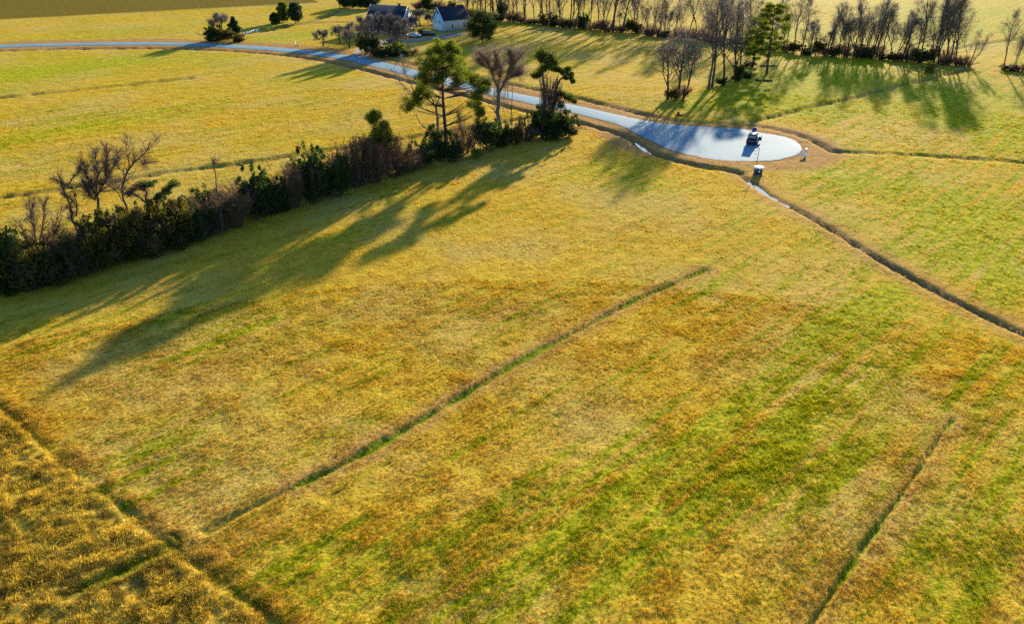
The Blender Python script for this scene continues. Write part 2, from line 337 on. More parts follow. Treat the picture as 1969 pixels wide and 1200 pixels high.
GREEN = [  # centre, half length along the mowing rows, half width, amount
  (1850,440,11,7,.9),(1935,520,8,6,.75),(1640,610,10,3.5,.65),(1700,560,7,3,.5),(1500,720,13,3,.55),(1330,830,13,3.2,.75),(1480,860,14,3,.65),(1230,930,10,3,.6),(1560,900,9,3,.5),
  (1050,960,8,3,.45),(1350,1010,12,3,.6),(1150,1090,10,4,.5),(700,1090,9,4,.5),(560,1080,6,4,.5),(900,1150,10,4,.45),(1640,760,9,3,.4),(1800,1080,7,5,.45),(1900,900,7,4,.3),(330,850,6,4,.65),(230,840,5,3,.4),(440,650,9,4,.4),(700,470,10,4,.25),
  (1170,330,9,7,.5),(1250,360,6,5,.35),(850,450,10,4,.3),(1000,420,12,4,.12),(130,130,35,13,.75),(250,225,25,9,.35),(80,260,18,8,.4),(620,142,20,9,.45),(430,110,16,7,.3),(1480,195,14,16,1.0),(1560,150,18,14,.8),(1660,120,16,8,.6),(1800,180,22,12,.5),(1900,215,25,14,.55),
  (1960,270,16,10,.4),(1600,330,10,9,.45),(1750,370,12,7,.3),(1900,400,9,8,.5),(560,68,25,9,.5),(250,60,50,12,.3),(1150,20,90,40,.15),(1700,60,60,30,.4),(1900,30,60,40,.3),(1020,70,20,9,.2),(1330,205,9,6,.5)]
GREEN = [(*site(u, v), a, b, w) for u, v, a, b, w in GREEN]
ca, sa = math.cos(ROW_ANG), math.sin(ROW_ANG)
def road_dist(x, y):
    return np.minimum(seg_dist(x, y, TAPER, TAPER_HW), np.hypot(x-BULB[0], y-BULB[1])-BULB_R)
def terrain(x, y):
    """height and turf masks at plan points"""
    x = np.asarray(x, float); y = np.asarray(y, float)
    z = (vnoise(x, y, 38, 1)-0.5)*0.35 + (vnoise(x, y, 11, 2)-0.5)*0.12
    r = np.hypot(x, y); near = np.clip(1.2-r/170, 0, 1)
    z += ((vnoise(x, y, 1.4, 3)-0.5)*0.06 + (vnoise(x, y, 0.6, 4)-0.5)*0.05)*near
    d = ROUGH_B-ROUGH_A; side = ((x-ROUGH_A[0])*d[1]-(y-ROUGH_A[1])*d[0])/np.linalg.norm(d)
    rough = smst(0.1, 1.3, side)
    z += rough*((vnoise(x, y, 1.9, 5)**1.5)*0.26 + (vnoise(x, y, 0.8, 6)-0.5)*0.22)*np.clip(1.5-r/90, 0, 1)
    bank = np.exp(-((side+0.8)/0.8)**2)*(r < 150)
    z += bank*(0.0+0.16*vnoise(x, y, 0.9, 8)**2)
    rd = road_dist(x, y)
    flat = 1-smst(2.0, 9.0, rd); z *= (1-flat)
    z -= 0.05*(1-smst(0.5, 2.0, rd))
    soil = np.zeros_like(z); lush = np.zeros_like(z); cut = np.zeros_like(z)
    wob = (vnoise(x, y, 3.0, 9)-0.5)*0.6 + (vnoise(x, y, 1.1, 10)-0.5)*0.55 + (vnoise(x, y, 0.5, 12)-0.5)*0.3*np.clip(1.4-r/90, 0, 1)
    for ln, hw, dep, so, lu in DITCH:
        m = (x > ln[:, 0].min()-6) & (x < ln[:, 0].max()+6) & (y > ln[:, 1].min()-6) & (y < ln[:, 1].max()+6)
        if not m.any(): continue
        dd = seg_dist(x[m], y[m], ln)+wob[m]*min(hw, 1.2)*0.9
        c = 1-smst(hw*0.22, hw*1.05, dd)
        cut[m] = np.maximum(cut[m], c*dep*(0.7+0.6*vnoise(x[m], y[m], 3.4, 14)))
        c2 = 1-smst(hw*0.35, hw*1.15, dd)
        if hw < 0.95:
            gap = 0.82+0.18*smst(0.25, 0.6, vnoise(x[m], y[m], 5.0, 15)); c2 = c2*gap; cut[m] = np.minimum(cut[m], np.maximum(c*dep*gap*1.3, cut[m]*(c <= 0)))
        pn = 0.45+1.3*(vnoise(x[m], y[m], 2.6, 11)-0.35)
        soil[m] = np.maximum(soil[m], np.clip(c2*so*(0.75+0.5*(pn-0.5)), 0, 1)); lush[m] = np.maximum(lush[m], np.clip(c2*lu*pn*1.4, 0, 1))
    road_on = smst(0.1, 1.2, rd); cut *= road_on; soil *= road_on
    z -= cut
    green = 0.08+0.34*(vnoise(x, y, 16, 17)-0.42)-0.10*np.exp(-((x+5)/30)**2-((y-85)/40)**2)+0.20*smst(0, 50, x-0.15*y)+0.12*smst(-20, -90, x)
    for gx, gy, a, b, w in GREEN:
        u = (x-gx)*ca+(y-gy)*sa; v = -(x-gx)*sa+(y-gy)*ca
        green += (0.72 if gy < 128 else 1.2)*w*np.exp(-(u/a)**2-(v/b)**2)
    green += 0.12*smst(75, 50, r)
    verge = (1-smst(5.0, 8.0, rd+wob*1.5))
    verge = np.clip(np.maximum(verge*0.95, 0.22*bank), 0, 1)
    # worn brown strips along the big field ditch and the right furrow
    verge = np.maximum(verge, 0.65*(1-smst(1.0, 4.0, seg_dist(x, y, DITCH[0][0])+wob)))
    verge = np.maximum(verge, 0.75*(1-smst(0.5, 2.2, seg_dist(x, y, DITCH[12][0])+wob)))
    verge = np.maximum(verge, 0.40*(1-smst(0.5, 2.4, seg_dist(x, y, DITCH[15][0])+wob)))
    e = T1-T0; tl = ((x-T0[0])*-e[1]+(y-T0[1])*e[0])/np.linalg.norm(e)
    tilled = smst(-2, 2, tl)*(x < site(545, 4)[0]+25*(vnoise(x, y, 30, 7)))
    green *= (1-0.9*verge)*(1-0.7*rough*0.6)
    soil = np.maximum(soil, 0.35*(1-smst(0.0, 0.4, rd)))
    a = np.stack([green, soil, lush, np.ones_like(z)], -1); b = np.stack([verge, tilled, rough*(r < 190), np.ones_like(z)], -1)
    return z, a, b, rd
def gz(x, y):
    return float(terrain(np.array([x]), np.array([y]))[0][0])

# ground: one sheet to the horizon, finer where the photograph looks
ang = np.concatenate([np.arange(-48, 48.01, 0.21), np.arange(54, 312, 6.0)]); na = len(ang)
rad = [6.0]
while rad[-1] < 420: rad.append(rad[-1]*1.0066)
while rad[-1] < 7000: rad.append(rad[-1]*1.06)
rad = np.array(rad); nr = len(rad)
AA, RR = np.meshgrid(np.radians(ang), rad)
gx, gy = (RR*np.sin(AA)).ravel(), (RR*np.cos(AA)).ravel()
Z, ma, mb_, _ = terrain(gx, gy)
V = np.stack([gx, gy, Z], 1); V = np.vstack([V, [0, 0, 0]])
i, j = np.meshgrid(np.arange(nr-1), np.arange(na), indexing='ij'); jn = (j+1) % na
Q = np.stack([i*na+j, i*na+jn, (i+1)*na+jn, (i+1)*na+j], -1).reshape(-1, 4)[:, ::-1]
k = np.arange(na); T = np.stack([np.full(na, nr*na), (k+1) % na, k], 1)[:, ::-1]
gm = mesh_from('ground', V, [Q, T], True, {'mask_a': np.vstack([ma, [0.1, 0, 0, 1]]), 'mask_b': np.vstack([mb_, [0, 0, 0, 1]])})
tag(obj('ground', gm, M['ground']), kind='structure')

# road sheet, a slightly crowned strip ending in the turning circle
def resample(P, n):
    d = np.concatenate([[0], np.cumsum(np.linalg.norm(np.diff(P, axis=0), axis=1))]); s = np.linspace(0, d[-1], n)
    return np.stack([np.interp(s, d, P[:, 0]), np.interp(s, d, P[:, 1])], 1)
nr1 = 3*(len(CENTRE)-2)
U = np.vstack([up_edge[:nr1], resample(up_edge[nr1:], 150)]); W = np.vstack([lo_edge[:nr1], resample(lo_edge[nr1:], 150)])
rv = []; nc = 7
for a, b in zip(U, W):
    for k in range(nc):
        t = k/(nc-1); q = a*(1-t)+b*t
        e = (vnoise(q[0], q[1], 1.9, 21)*0.4+vnoise(q[0], q[1], 0.6, 22)*0.3) if k in (0, nc-1) else 0.0
        q = q+(b-a)/max(np.linalg.norm(b-a), 1e-6)*e*(1 if k == 0 else -1)
        rv.append((q[0], q[1], 0.015+0.07*(1-(2*t-1)**2) if 0 < k < nc-1 else 0.006))
nn = len(U)
Q = [[r_*nc+c, r_*nc+c+1, (r_+1)*nc+c+1, (r_+1)*nc+c] for r_ in range(nn-1) for c in range(nc-1)]
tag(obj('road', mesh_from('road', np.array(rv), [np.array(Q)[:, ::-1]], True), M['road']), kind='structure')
# gravel drive in front of the garage
dp = smooth_line(S([(884,64),(845,72),(800,77),(760,79),(725,83),(700,95),(690,112)]), 4); dv = []
dt = np.gradient(dp, axis=0); dt /= np.linalg.norm(dt, axis=1)[:, None]
for q, t_ in zip(dp, dt):
    for s_ in (-1, -0.4, 0.4, 1):
        p_ = q+np.array([-t_[1], t_[0]])*s_*2.6
        dv.append((p_[0], p_[1], gz(*p_)+0.05))
Q = [[r_*4+c, r_*4+c+1, (r_+1)*4+c+1, (r_+1)*4+c] for r_ in range(len(dp)-1) for c in range(3)]
tag(obj('driveway', mesh_from('driveway', np.array(dv), [np.array(Q)], True), M['gravel']), kind='structure')
# standing water in the ditches
def water(pts, hw, z):
    P = smooth_line(S(pts), 4); t = np.gradient(P, axis=0); t /= np.linalg.norm(t, axis=1)[:, None]; v = []
    for i_, (q, d) in enumerate(zip(P, t)):
        w = hw*math.sin(math.pi*(i_+0.6)/(len(P)+0.2))**0.5*(0.7+0.6*vnoise(q[0], q[1], 1.3, 31)); n_ = np.array([-d[1], d[0]])
        for s_ in (-1, 0, 1): v.append((*(q+n_*s_*w), z))
    Q = [[r_*3+c, r_*3+c+1, (r_+1)*3+c+1, (r_+1)*3+c] for r_ in range(len(P)-1) for c in range(2)]
    tag(obj('water', mesh_from('water', np.array(v), [np.array(Q)[:, ::-1]], True), M['water']), kind='structure')
water([(1438,347),(1452,357),(1468,367),(1485,377),(1498,385)], 0.8, -0.30)
water([(1494,383),(1506,389),(1518,395)], 0.65, -0.30)
water([(1223,271),(1232,278),(1243,287),(1252,293)], 0.55, -0.40)

# ------------------------------------------------------------------ grass tufts over the near fields (stuff)
rng = np.random.default_rng(7)
def tuft_mesh(seed, nb, h, spread, w):
    g = np.random.default_rng(seed); mb = MB()
    for _ in range(nb):
        a = g.uniform(0, 2*np.pi); rr = spread*g.uniform(0, 1)**0.7; b = np.array([rr*np.cos(a), rr*np.sin(a), -0.02])
        l = np.array([np.cos(a), np.sin(a), 0])*g.uniform(0.1, 0.7)*h+g.normal(0, 0.25*h, 3)*[1, 1, 0]; hh = h*g.uniform(0.5, 1.1)
        s_ = np.array([-np.sin(a+g.normal(0, .8)), np.cos(a), 0])*w*g.uniform(0.6, 1.2)
        mid_ = b+l*0.35+np.array([0, 0, hh*0.6]); tip = b+l+np.array([0, 0, hh])
        mb.add([b-s_/2, b+s_/2, mid_+s_*0.4, mid_-s_*0.4, tip], T=[[3, 2, 4]], Q=[[0, 1, 2, 3]])
    me = mb.mesh('grass_tuft'); me.materials.append(M['tuft']); return me
tc_ = bpy.data.collections.new('tuft_kinds')
for k in range(4):
    o = bpy.data.objects.new('tuft_kind', tuft_mesh(50+k, 18, 0.20, 0.20, 0.026)); tc_.objects.link(o)
def polar_points(n, r0, r1, power):
    u = rng.uniform(0, 1, n); r_ = (r0**power+(r1**power-r0**power)*u)**(1/power); a = np.radians(rng.uniform(-43, 43, n))
    return r_*np.sin(a), r_*np.cos(a)
xs, ys = [], []
for n, r0, r1, pw in ((190000, 36, 95, 1.6), (90000, 75, 215, 1.0)):
    a, b = polar_points(n, r0, r1, pw); xs.append(a); ys.append(b)
# denser growth along the cross ditch bank and the furrows
for idx, n, off, sp in ((16, 5200, 0.9, 0.55), (12, 2600, 0, 0.8), (15, 1700, 0, 0.7), (13, 500, 0, .9), (14, 700, 0, 1.1)):
    ln = DITCH[idx][0]; k = rng.integers(0, len(ln)-1, n); t = rng.uniform(0, 1, n)[:, None]; q = ln[k]*(1-t)+ln[k+1]*t
    d = ln[k+1]-ln[k]; d /= np.linalg.norm(d, axis=1)[:, None]; nrm_ = np.stack([-d[:, 1], d[:, 0]], 1)
    sgn = 1.0 if idx == 16 else 0.0
    q = q+nrm_*(off*sgn+rng.normal(0, sp, n))[:, None]; xs.append(q[:, 0]); ys.append(q[:, 1])
px, py = np.concatenate(xs), np.concatenate(ys)
pz, pa, pb, prd = terrain(px, py)
clump = vnoise(px, py, 1.3, 41)*0.6+vnoise(px, py, 4.0, 42)*0.4
keep = (prd > 0.0) & (rng.uniform(0, 1, len(px)) < np.clip(0.25+1.3*(clump-0.25), 0.15, 1)) & (rng.uniform(0, 1, len(px)) > 0.75*pa[:, 1]) & (rng.uniform(0, 1, len(px)) > 0.8*pb[:, 0])
px, py, pz, pa, pb, clump = px[keep], py[keep], pz[keep], pa[keep], pb[keep], clump[keep]
psc = rng.uniform(0.40, 0.85, len(px))*(0.55+0.8*clump)*(1+0.9*pb[:, 2])*(1+0.35*np.clip(pa[:, 0], 0, 1))*(1+np.clip((np.hypot(px, py)-70)/130, 0, 1)*0.8)
# big tussocks in the rough corner
tx_, ty_ = polar_points(16000, 36, 95, 1.6)
s2 = ((tx_-ROUGH_A[0])*(ROUGH_B-ROUGH_A)[1]-(ty_-ROUGH_A[1])*(ROUGH_B-ROUGH_A)[0])/np.linalg.norm(ROUGH_B-ROUGH_A)
k_ = (s2 > 0.8) & (vnoise(tx_, ty_, 1.6, 51)+0.25*rng.uniform(-1, 1, len(tx_)) > 0.60)
tz_, ta_, tb_, _ = terrain(tx_[k_], ty_[k_])
px, py, pz = np.concatenate([px, tx_[k_]]), np.concatenate([py, ty_[k_]]), np.concatenate([pz, tz_]); pa = np.vstack([pa, ta_]); tb_[:, 2] *= 0.35; pb = np.vstack([pb, tb_]); psc = np.concatenate([psc, rng.uniform(1.3, 2.5, k_.sum())])
side_ = ((px-ROUGH_A[0])*(ROUGH_B-ROUGH_A)[1]-(py-ROUGH_A[1])*(ROUGH_B-ROUGH_A)[0])/np.linalg.norm(ROUGH_B-ROUGH_A)
psc *= 1+0.35*np.exp(-((side_+0.8)/0.7)**2)
gme = mesh_from('grass', np.stack([px, py, pz], 1), [], False, {'mask_a': pa, 'mask_b': pb, 'size': psc, 'turn': rng.uniform(0, 6.283, len(px))})
gme.materials.append(M['tuft'])
go = obj('grass', gme); tag(go, 'golden and green winter grass tufts covering the near fields', 'grass', kind='stuff')
ng = bpy.data.node_groups.new('scatter_grass', 'GeometryNodeTree')
ng.interface.new_socket('Geometry', in_out='INPUT', socket_type='NodeSocketGeometry'); ng.interface.new_socket('Geometry', in_out='OUTPUT', socket_type='NodeSocketGeometry')
gi, gout = ng.nodes.new('NodeGroupInput'), ng.nodes.new('NodeGroupOutput')
ip = ng.nodes.new('GeometryNodeInstanceOnPoints'); ci = ng.nodes.new('GeometryNodeCollectionInfo'); ci.inputs[0].default_value = tc_; ci.inputs[1].default_value = True; ci.inputs[2].default_value = True
na1 = ng.nodes.new('GeometryNodeInputNamedAttribute'); na1.data_type = 'FLOAT'; na1.inputs[0].default_value = 'size'
na2 = ng.nodes.new('GeometryNodeInputNamedAttribute'); na2.data_type = 'FLOAT'; na2.inputs[0].default_value = 'turn'
cx = ng.nodes.new('ShaderNodeCombineXYZ'); ng.links.new(na2.outputs[0], cx.inputs[2])
ng.links.new(gi.outputs[0], ip.inputs['Points']); ng.links.new(ci.outputs[0], ip.inputs['Instance']); ip.inputs['Pick Instance'].default_value = True
ng.links.new(cx.outputs[0], ip.inputs['Rotation']); ng.links.new(na1.outputs[0], ip.inputs['Scale']); ng.links.new(ip.outputs[0], gout.inputs[0])
md = go.modifiers.new('scatter', 'NODES'); md.node_group = ng

# ------------------------------------------------------------------ plants
def unit(v): return v/(np.linalg.norm(v)+1e-9)
def leaves(mb, c, rad_, n, size, g, shell=0.45, long=1.0):
    """leaf-sized faces spread through an ellipsoid, thicker towards its surface"""
    d = g.normal(0, 1, (n, 3)); d /= np.linalg.norm(d, axis=1)[:, None]
    P = np.asarray(c)+d*np.asarray(rad_)*(g.uniform(0, 1, n)**shell)[:, None]
    a = g.normal(0, 1, (n, 3))+d*0.6; a /= np.linalg.norm(a, axis=1)[:, None]
    b = np.cross(a, g.normal(0, 1, (n, 3))); b /= np.linalg.norm(b, axis=1)[:, None]
    s_ = size*g.uniform(0.6, 1.3, n)[:, None]
    V = np.stack([P-a*s_*long*0.5, P+b*s_*0.32, P+a*s_*long*0.5, P-b*s_*0.32], 1).reshape(-1, 3)
    f = np.arange(n*4).reshape(-1, 4)
    mb.add(V, Q=f, tint=np.repeat(np.clip(g.normal(0.5, 0.25, n), 0, 1), 4))
def needles(mb, c, rad_, n, ln, w, g):
    d = g.normal(0, 1, (n, 3));  d /= np.linalg.norm(d, axis=1)[:, None]
    P = np.asarray(c)+d*np.asarray(rad_)*(g.uniform(0.05, 1, n)**0.6)[:, None]
    a = unit_rows(d+g.normal(0, 0.6, (n, 3))+np.array([0, 0, 0.35])); b = unit_rows(np.cross(a, g.normal(0, 1, (n, 3))))
    s_ = ln*g.uniform(0.6, 1.2, n)[:, None]
    V = np.stack([P-b*w, P+b*w, P+a*s_], 1).reshape(-1, 3)
    mb.add(V, T=np.arange(n*3).reshape(-1, 3), tint=np.repeat(np.clip(g.normal(0.5, 0.28, n), 0, 1), 3))
def unit_rows(a): return a/(np.linalg.norm(a, axis=1)[:, None]+1e-9)
def twigs(mb, P, D, n, ln, w, g, spread=0.7, up=0.15):
    """n thin shoots from random places along polyline P, leaning with direction D"""
    P = np.asarray(P); k = g.integers(0, len(P)-1, n); t = g.uniform(0, 1, n)[:, None]; B = P[k]*(1-t)+P[k+1]*t
    a = unit_rows(np.asarray(D)+g.normal(0, spread, (n, 3))+np.array([0, 0, up])); b = unit_rows(np.cross(a, g.normal(0, 1, (n, 3))))
    s_ = ln*g.uniform(0.45, 1.25, n)[:, None]; M_ = B+a*s_*0.55+g.normal(0, 0.05, (n, 3))*ln
    V = np.stack([B-b*w, B+b*w, M_+b*w*0.7, M_-b*w*0.7, B+a*s_], 1).reshape(-1, 3); f = np.arange(n)[:, None]*5
    mb.add(V, T=f+np.array([3, 2, 4]), Q=f+np.array([0, 1, 2, 3]), tint=np.repeat(np.clip(g.normal(0.5, 0.25, n), 0, 1), 5))
def grow(g, wood, tw, p, d, ln, r, lvl, C):
    ns = C['seg'][lvl]; pts = [p]; rd_ = [r]; d = unit(d); end = C['taper'][lvl]
    for s_ in range(ns):
        d = unit(d+g.normal(0, C['wob'][lvl], 3)+np.array([0, 0, C['trop'][lvl]])); p = p+d*ln/ns
        pts.append(p); rd_.append(r*(1-(s_+1)/ns*(1-end)))
    wood.tube(pts, rd_, (7, 5, 4, 3)[min(lvl, 3)], cap=False)
    if lvl == C['levels']:
        twigs(tw, pts, d, C['tw'], C['twl'], C['tww'], g, 0.55); return
    if lvl >= C['levels']-1: twigs(tw, pts[len(pts)//2:], d, C['tw']//2, C['twl'], C['tww'], g, 0.8)
    nb = C['n'][lvl]; P_ = np.array(pts)
    for q in range(nb):
        t = C['start'][lvl]+(1-C['start'][lvl])*(q+g.uniform(0.1, 0.9))/nb; s_ = min(int(t*ns), ns-1); f = t*ns-s_
        b = P_[s_]*(1-f)+P_[s_+1]*f; ax = unit(P_[s_+1]-P_[s_])
        az = q*2.4+g.uniform(-.6, .6); e = unit(np.cross(ax, [0.31, 0.87, 0.12])); e2 = np.cross(ax, e)
        an = C['ang'][lvl]*g.uniform(0.75, 1.25); dd = ax*math.cos(an)+(e*math.cos(az)+e2*math.sin(az))*math.sin(an)
        rr = (rd_[s_]*(1-f)+rd_[s_+1]*f)*C['rr']*g.uniform(0.8, 1.1)
        grow(g, wood, tw, b, dd, ln*C['ratio'][lvl]*g.uniform(0.75, 1.2)*(1-(0.72 if lvl == 0 else 0.45)*(t-C['start'][lvl])/(1.001-C['start'][lvl])), max(rr, 0.012), lvl+1, C)
BASE = dict(seg=(7, 5, 4, 3), wob=(.06, .13, .18, .2), trop=(.02, .10, .08, .05), taper=(.25, .3, .35, .3), rr=.58, levels=3, tw=11, twl=1.25, tww=.013)
KINDS = {   # winter outlines
  'tall': dict(BASE, n=(13, 5, 4), start=(.30, .3, .25), ang=(.55, .6, .65), ratio=(.44, .45, .5), trunk=.95, r=.020),
  'upright': dict(BASE, n=(14, 5, 4), start=(.16, .3, .25), ang=(.34, .45, .6), ratio=(.52, .42, .5), trunk=.92, r=.018, trop=(.03, .18, .12, .08)),
  'spread': dict(BASE, n=(9, 6, 5), start=(.28, .3, .2), ang=(.85, .7, .7), ratio=(.62, .5, .5), trunk=.68, r=.022, wob=(.08, .2, .24, .25)),
  'orchard': dict(BASE, n=(9, 6, 4), start=(.30, .3, .2), ang=(1.0, .7, .7), ratio=(.85, .5, .5), trunk=.52, r=.030, tw=14, twl=.8, trop=(.0, .12, .08, .05)),
}
def bare_meshes(kind, h, seed, stems=1, lean=0.0, fine=None):
    g = np.random.default_rng(seed); C = dict(KINDS[kind], **(fine or {})); wood, tw = MB(), MB()
    for s_ in range(stems):
        d = np.array([g.normal(0, .03)+lean, g.normal(0, .04), 1.0])
        if stems > 1:
            a = 2*np.pi*s_/stems+g.uniform(-.4, .4); d = np.array([math.cos(a)*.28, math.sin(a)*.28, 1.0])*1.0
        p0 = np.array([d[0], d[1], 0])*0.8*(stems > 1)+np.array([0, 0, -0.3])
        hh = h*C['trunk']*(g.uniform(.82, 1.0) if stems > 1 else 1)
        grow(g, wood, tw, p0, d, hh, C['r']*h*(0.7 if stems > 1 else 1), 0, C)
        wood.tube([p0, p0+unit(d)*0.5, p0+unit(d)*1.3], [C['r']*h*1.55, C['r']*h*1.15, C['r']*h*0.95], 8, cap=False)
    return wood.mesh('trunk', True), tw.mesh('crown', False, True)
def shrub_meshes(seed, kind):
    """about 2 m half width, 4 m tall"""
    g = np.random.default_rng(seed); st, fo = MB(), MB()
    for _ in range(9 if kind != 'bramble' else 22):
        a = g.uniform(0, 6.28); d = np.array([math.cos(a)*.35, math.sin(a)*.35, 1]); P_ = [np.array([math.cos(a)*.5, math.sin(a)*.5, -.2])]
        for s_ in range(5):
            d = unit(d+g.normal(0, .22, 3)+np.array([math.cos(a), math.sin(a), 0])*.06); P_.append(P_[-1]+d*g.uniform(.5, .85))
        st.tube(P_, np.linspace(.05, .012, 6), 4, cap=False)
        if kind != 'bramble': twigs(st, P_[2:], d, 34, 1.2, .012, g, .6, .3)
        if kind == 'bramble':
            twigs(fo, P_[1:], np.array([math.cos(a)*.3, math.sin(a)*.3, .8]), 130, 1.0, .014, g, .75, .1)
    if kind == 'bramble':
        for _ in range(10):
            c = np.array([g.normal(0, .8), g.normal(0, .8), g.uniform(.5, 3.2)]); leaves(fo, c, [.8, .8, .7], 90, .17, g, .6)
    else:
        nb = 17
        for q in range(nb):
            z = g.uniform(.5, 3.3); w = 1.55*math.sqrt(max(.12, 1-((z-1.5)/2.4)**2)); a = q*2.4+g.uniform(-.5, .5); rr = w*g.uniform(.35, 1.0)
            s_ = g.uniform(.55, 1.0); leaves(fo, [rr*math.cos(a), rr*math.sin(a), z], [s_, s_, s_*.8], 250, .22, g, .5, 1.25)
        leaves(fo, [0, 0, 1.6], [1.6, 1.6, 1.6], 700, .26, g, .6)
        for q in range(26):
            a = g.uniform(0, 6.28); z = g.uniform(1.5, 3.9); w = 1.9*math.sqrt(max(.05, 1-((z-1.5)/2.7)**2)); s_ = g.uniform(.18, .42); leaves(fo, [w*math.cos(a), w*math.sin(a), z+g.uniform(0, .5)], [s_, s_, s_*1.3], 60, .18, g, .6, 1.3)
    return st.mesh('stem', True), fo.mesh('foliage', False, True)
SHRUB = {k: [shrub_meshes(200+i_*7+len(k), k) for i_ in range(n)] for k, n in (('leafy', 5), ('bramble', 4))}
for k in SHRUB:
    for a, b in SHRUB[k]: a.materials.append(M['bark'])
LEAFMESH = {}
def with_mat(me, key, m):                            # same shape, other leaf colour
    if (me.name, key) not in LEAFMESH:
        c = me.copy(); c.materials.clear(); c.materials.append(M[m]); LEAFMESH[(me.name, key)] = c
    return LEAFMESH[(me.name, key)]
pr = random.Random(5)
def shrub(u, v, w, h, kind, label, group=None, name=None, xy=None):
    p = site(u, v) if xy is None else xy; sm = 'bramble' if kind == 'B' else 'leafy'; a, b = pr.choice(SHRUB[sm])
    mt = {'B': 'brown', 'E': 'leaf', 'O': 'olive', 'L': 'lime', 'C': 'cedar'}[kind]
    t = thing(name or ('bramble_shrub' if kind == 'B' else 'evergreen_shrub'), label, 'shrub', (p[0], p[1], gz(*p)), pr.uniform(0, 6.28), group, (w/2.1, w/2.1, h/3.7))
    obj('stem', a, None, t); obj('foliage', with_mat(b, mt, mt), None, t); return t
def plant_tree(name, label, p, meshes, rz=0.0, scale=1.0, group=None, wood='bark', crown='twig'):
    t = thing(name, label, 'tree', (p[0], p[1], gz(*p)), rz, group, scale)
    if not meshes[0].materials: meshes[0].materials.append(M[wood])
    if not meshes[1].materials: meshes[1].materials.append(M[crown])
    obj('trunk', meshes[0], None, t); obj('crown', meshes[1], None, t); return t
class Hero:
    """a tree drawn limb by limb; u,v survey points lie in the upright plane through its foot, y offsets give it depth"""
    def __init__(s, u, v, seed):
        s.b = site(u, v); s.g = np.random.default_rng(seed); s.wood, s.tw = MB(), MB(); s.z0 = gz(*s.b); s.extra = []
    def loc(s, u, v, dy=0.0):
        q = upright(s.b, u, v); return np.array([q[0]-s.b[0], dy, q[2]-s.z0])
    def limb(s, pts, r0, r1, tw=0, twl=.9, spread=.6, dy=1.0, w=.016, n=6, up=.15, vine=0):
        g = s.g; y0 = g.normal(0, dy*0.3); y1 = y0+g.normal(0, dy); m = len(pts); P_ = []
        for k, p in enumerate(pts):
            yy = (p[2] if len(p) > 2 else (y0*(k > 0)+(y1-y0)*(k/(m-1))**1.3 if m > 1 else 0)); P_.append(s.loc(p[0], p[1], yy))
        P_ = smooth_line(np.array(P_), 3); P_[1:-1] += g.normal(0, .05, (len(P_)-2, 3))
        s.wood.tube(P_, np.linspace(r0, r1, len(P_)), n, cap=False)
        if tw: twigs(s.tw, P_[len(P_)//3:], unit(P_[-1]-P_[len(P_)//2]), tw, twl, w, g, spread, up)
        if vine: twigs(s.tw, P_, np.array([0, 0, .25]), int(vine*2.6), .85, .016, g, .9, 0)
        return P_
    def sub(s, P_, n, ln, r, tw, twl=.7, spread=.7, up=.25, start=.35):
        g = s.g
        for _ in range(int(n*1.5)):
            k = g.integers(int(len(P_)*start), len(P_)-1); d = unit(unit(P_[min(k+1, len(P_)-1)]-P_[k-1])+g.normal(0, spread, 3)+np.array([0, 0, up])); q = [P_[k]]
            for _k in range(4): d = unit(d+g.normal(0, .2, 3)); q.append(q[-1]+d*ln*g.uniform(.7, 1.2)/4)
            s.wood.tube(q, np.linspace(r, r*.3, 5), 4, cap=False); twigs(s.tw, q, d, int(tw*2.6), twl*1.1, .0135, g, .75, up)
    def done(s, name, label, wood='bark', crown='twig', extra=None):
        t = thing(name, label, 'tree', (s.b[0], s.b[1], s.z0)); obj('trunk', s.wood.mesh('trunk', True), M[wood], t)
        if s.tw.n: tag(obj('crown' if not extra else 'twigs', s.tw.mesh('crown', False, True), M[crown], t), kind='stuff' if extra else None)
        for nm, mb, m in (extra or []): obj(nm, mb.mesh(nm, False, True), M[m], t)
        return t

# ---- near hedgerow: trees drawn one by one
h = Hero(858, 300, 11)                               # the tall pine
tr = h.limb([(858,304),(857,260),(853,205),(851,160),(852,120),(850,88)], .42, .07, dy=.15, n=9)
fo = MB()
for (u, v, a, b) in [(850,86,24,12),(832,98,20,13),(869,99,18,12),(822,116,18,12),(848,112,24,14),(876,118,20,12),(838,132,20,12),(865,136,20,12),(890,134,16,10),(816,140,14,10),(826,154,15,8),(903,150,16,9),(879,156,16,8),(919,160,13,8),(808,172,14,9),(800,187,16,8),(822,180,12,6),(790,203,10,5),(912,196,9,7),(922,212,7,6),(845,150,12,7),(934,165,7,4)]:
    for rep in range(8):
        dy = h.g.normal(0, 1.7); uu, vv = u+h.g.normal(0, a*.45), v+h.g.normal(0, b*.5); c = h.loc(uu, vv, dy)
        k = min(max(int(len(tr)*np.clip((290-v-14)/225, .25, .93)), 1), len(tr)-1); m_ = (tr[k]+c)/2+np.array([0, 0, -.15])
        h.wood.tube([tr[k], m_, c], [.06, .04, .015], 4, cap=False)
        s_ = h.g.uniform(.65, 1.05); needles(fo, c, [s_, s_, s_*.75], 240, .42, .045, h.g)
for q in range(26):                                  # dead lower limbs
    k = h.g.integers(len(tr)//3, int(len(tr)*.8)); d = unit(np.array([h.g.normal(), h.g.normal(), h.g.normal(0, .25)])); P_ = [tr[k], tr[k]+d*1.1, tr[k]+d*2.1+[0, 0, .2]]
    h.wood.tube(P_, [.04, .025, .01], 4, cap=False); twigs(h.tw, P_, d, 9, .8, .011, h.g, .7)
h.done('pine_tree', 'tall pine with ragged dark crown, tallest tree of the near hedgerow', 'pinebark', 'twig', [('needles', fo, 'needle')])

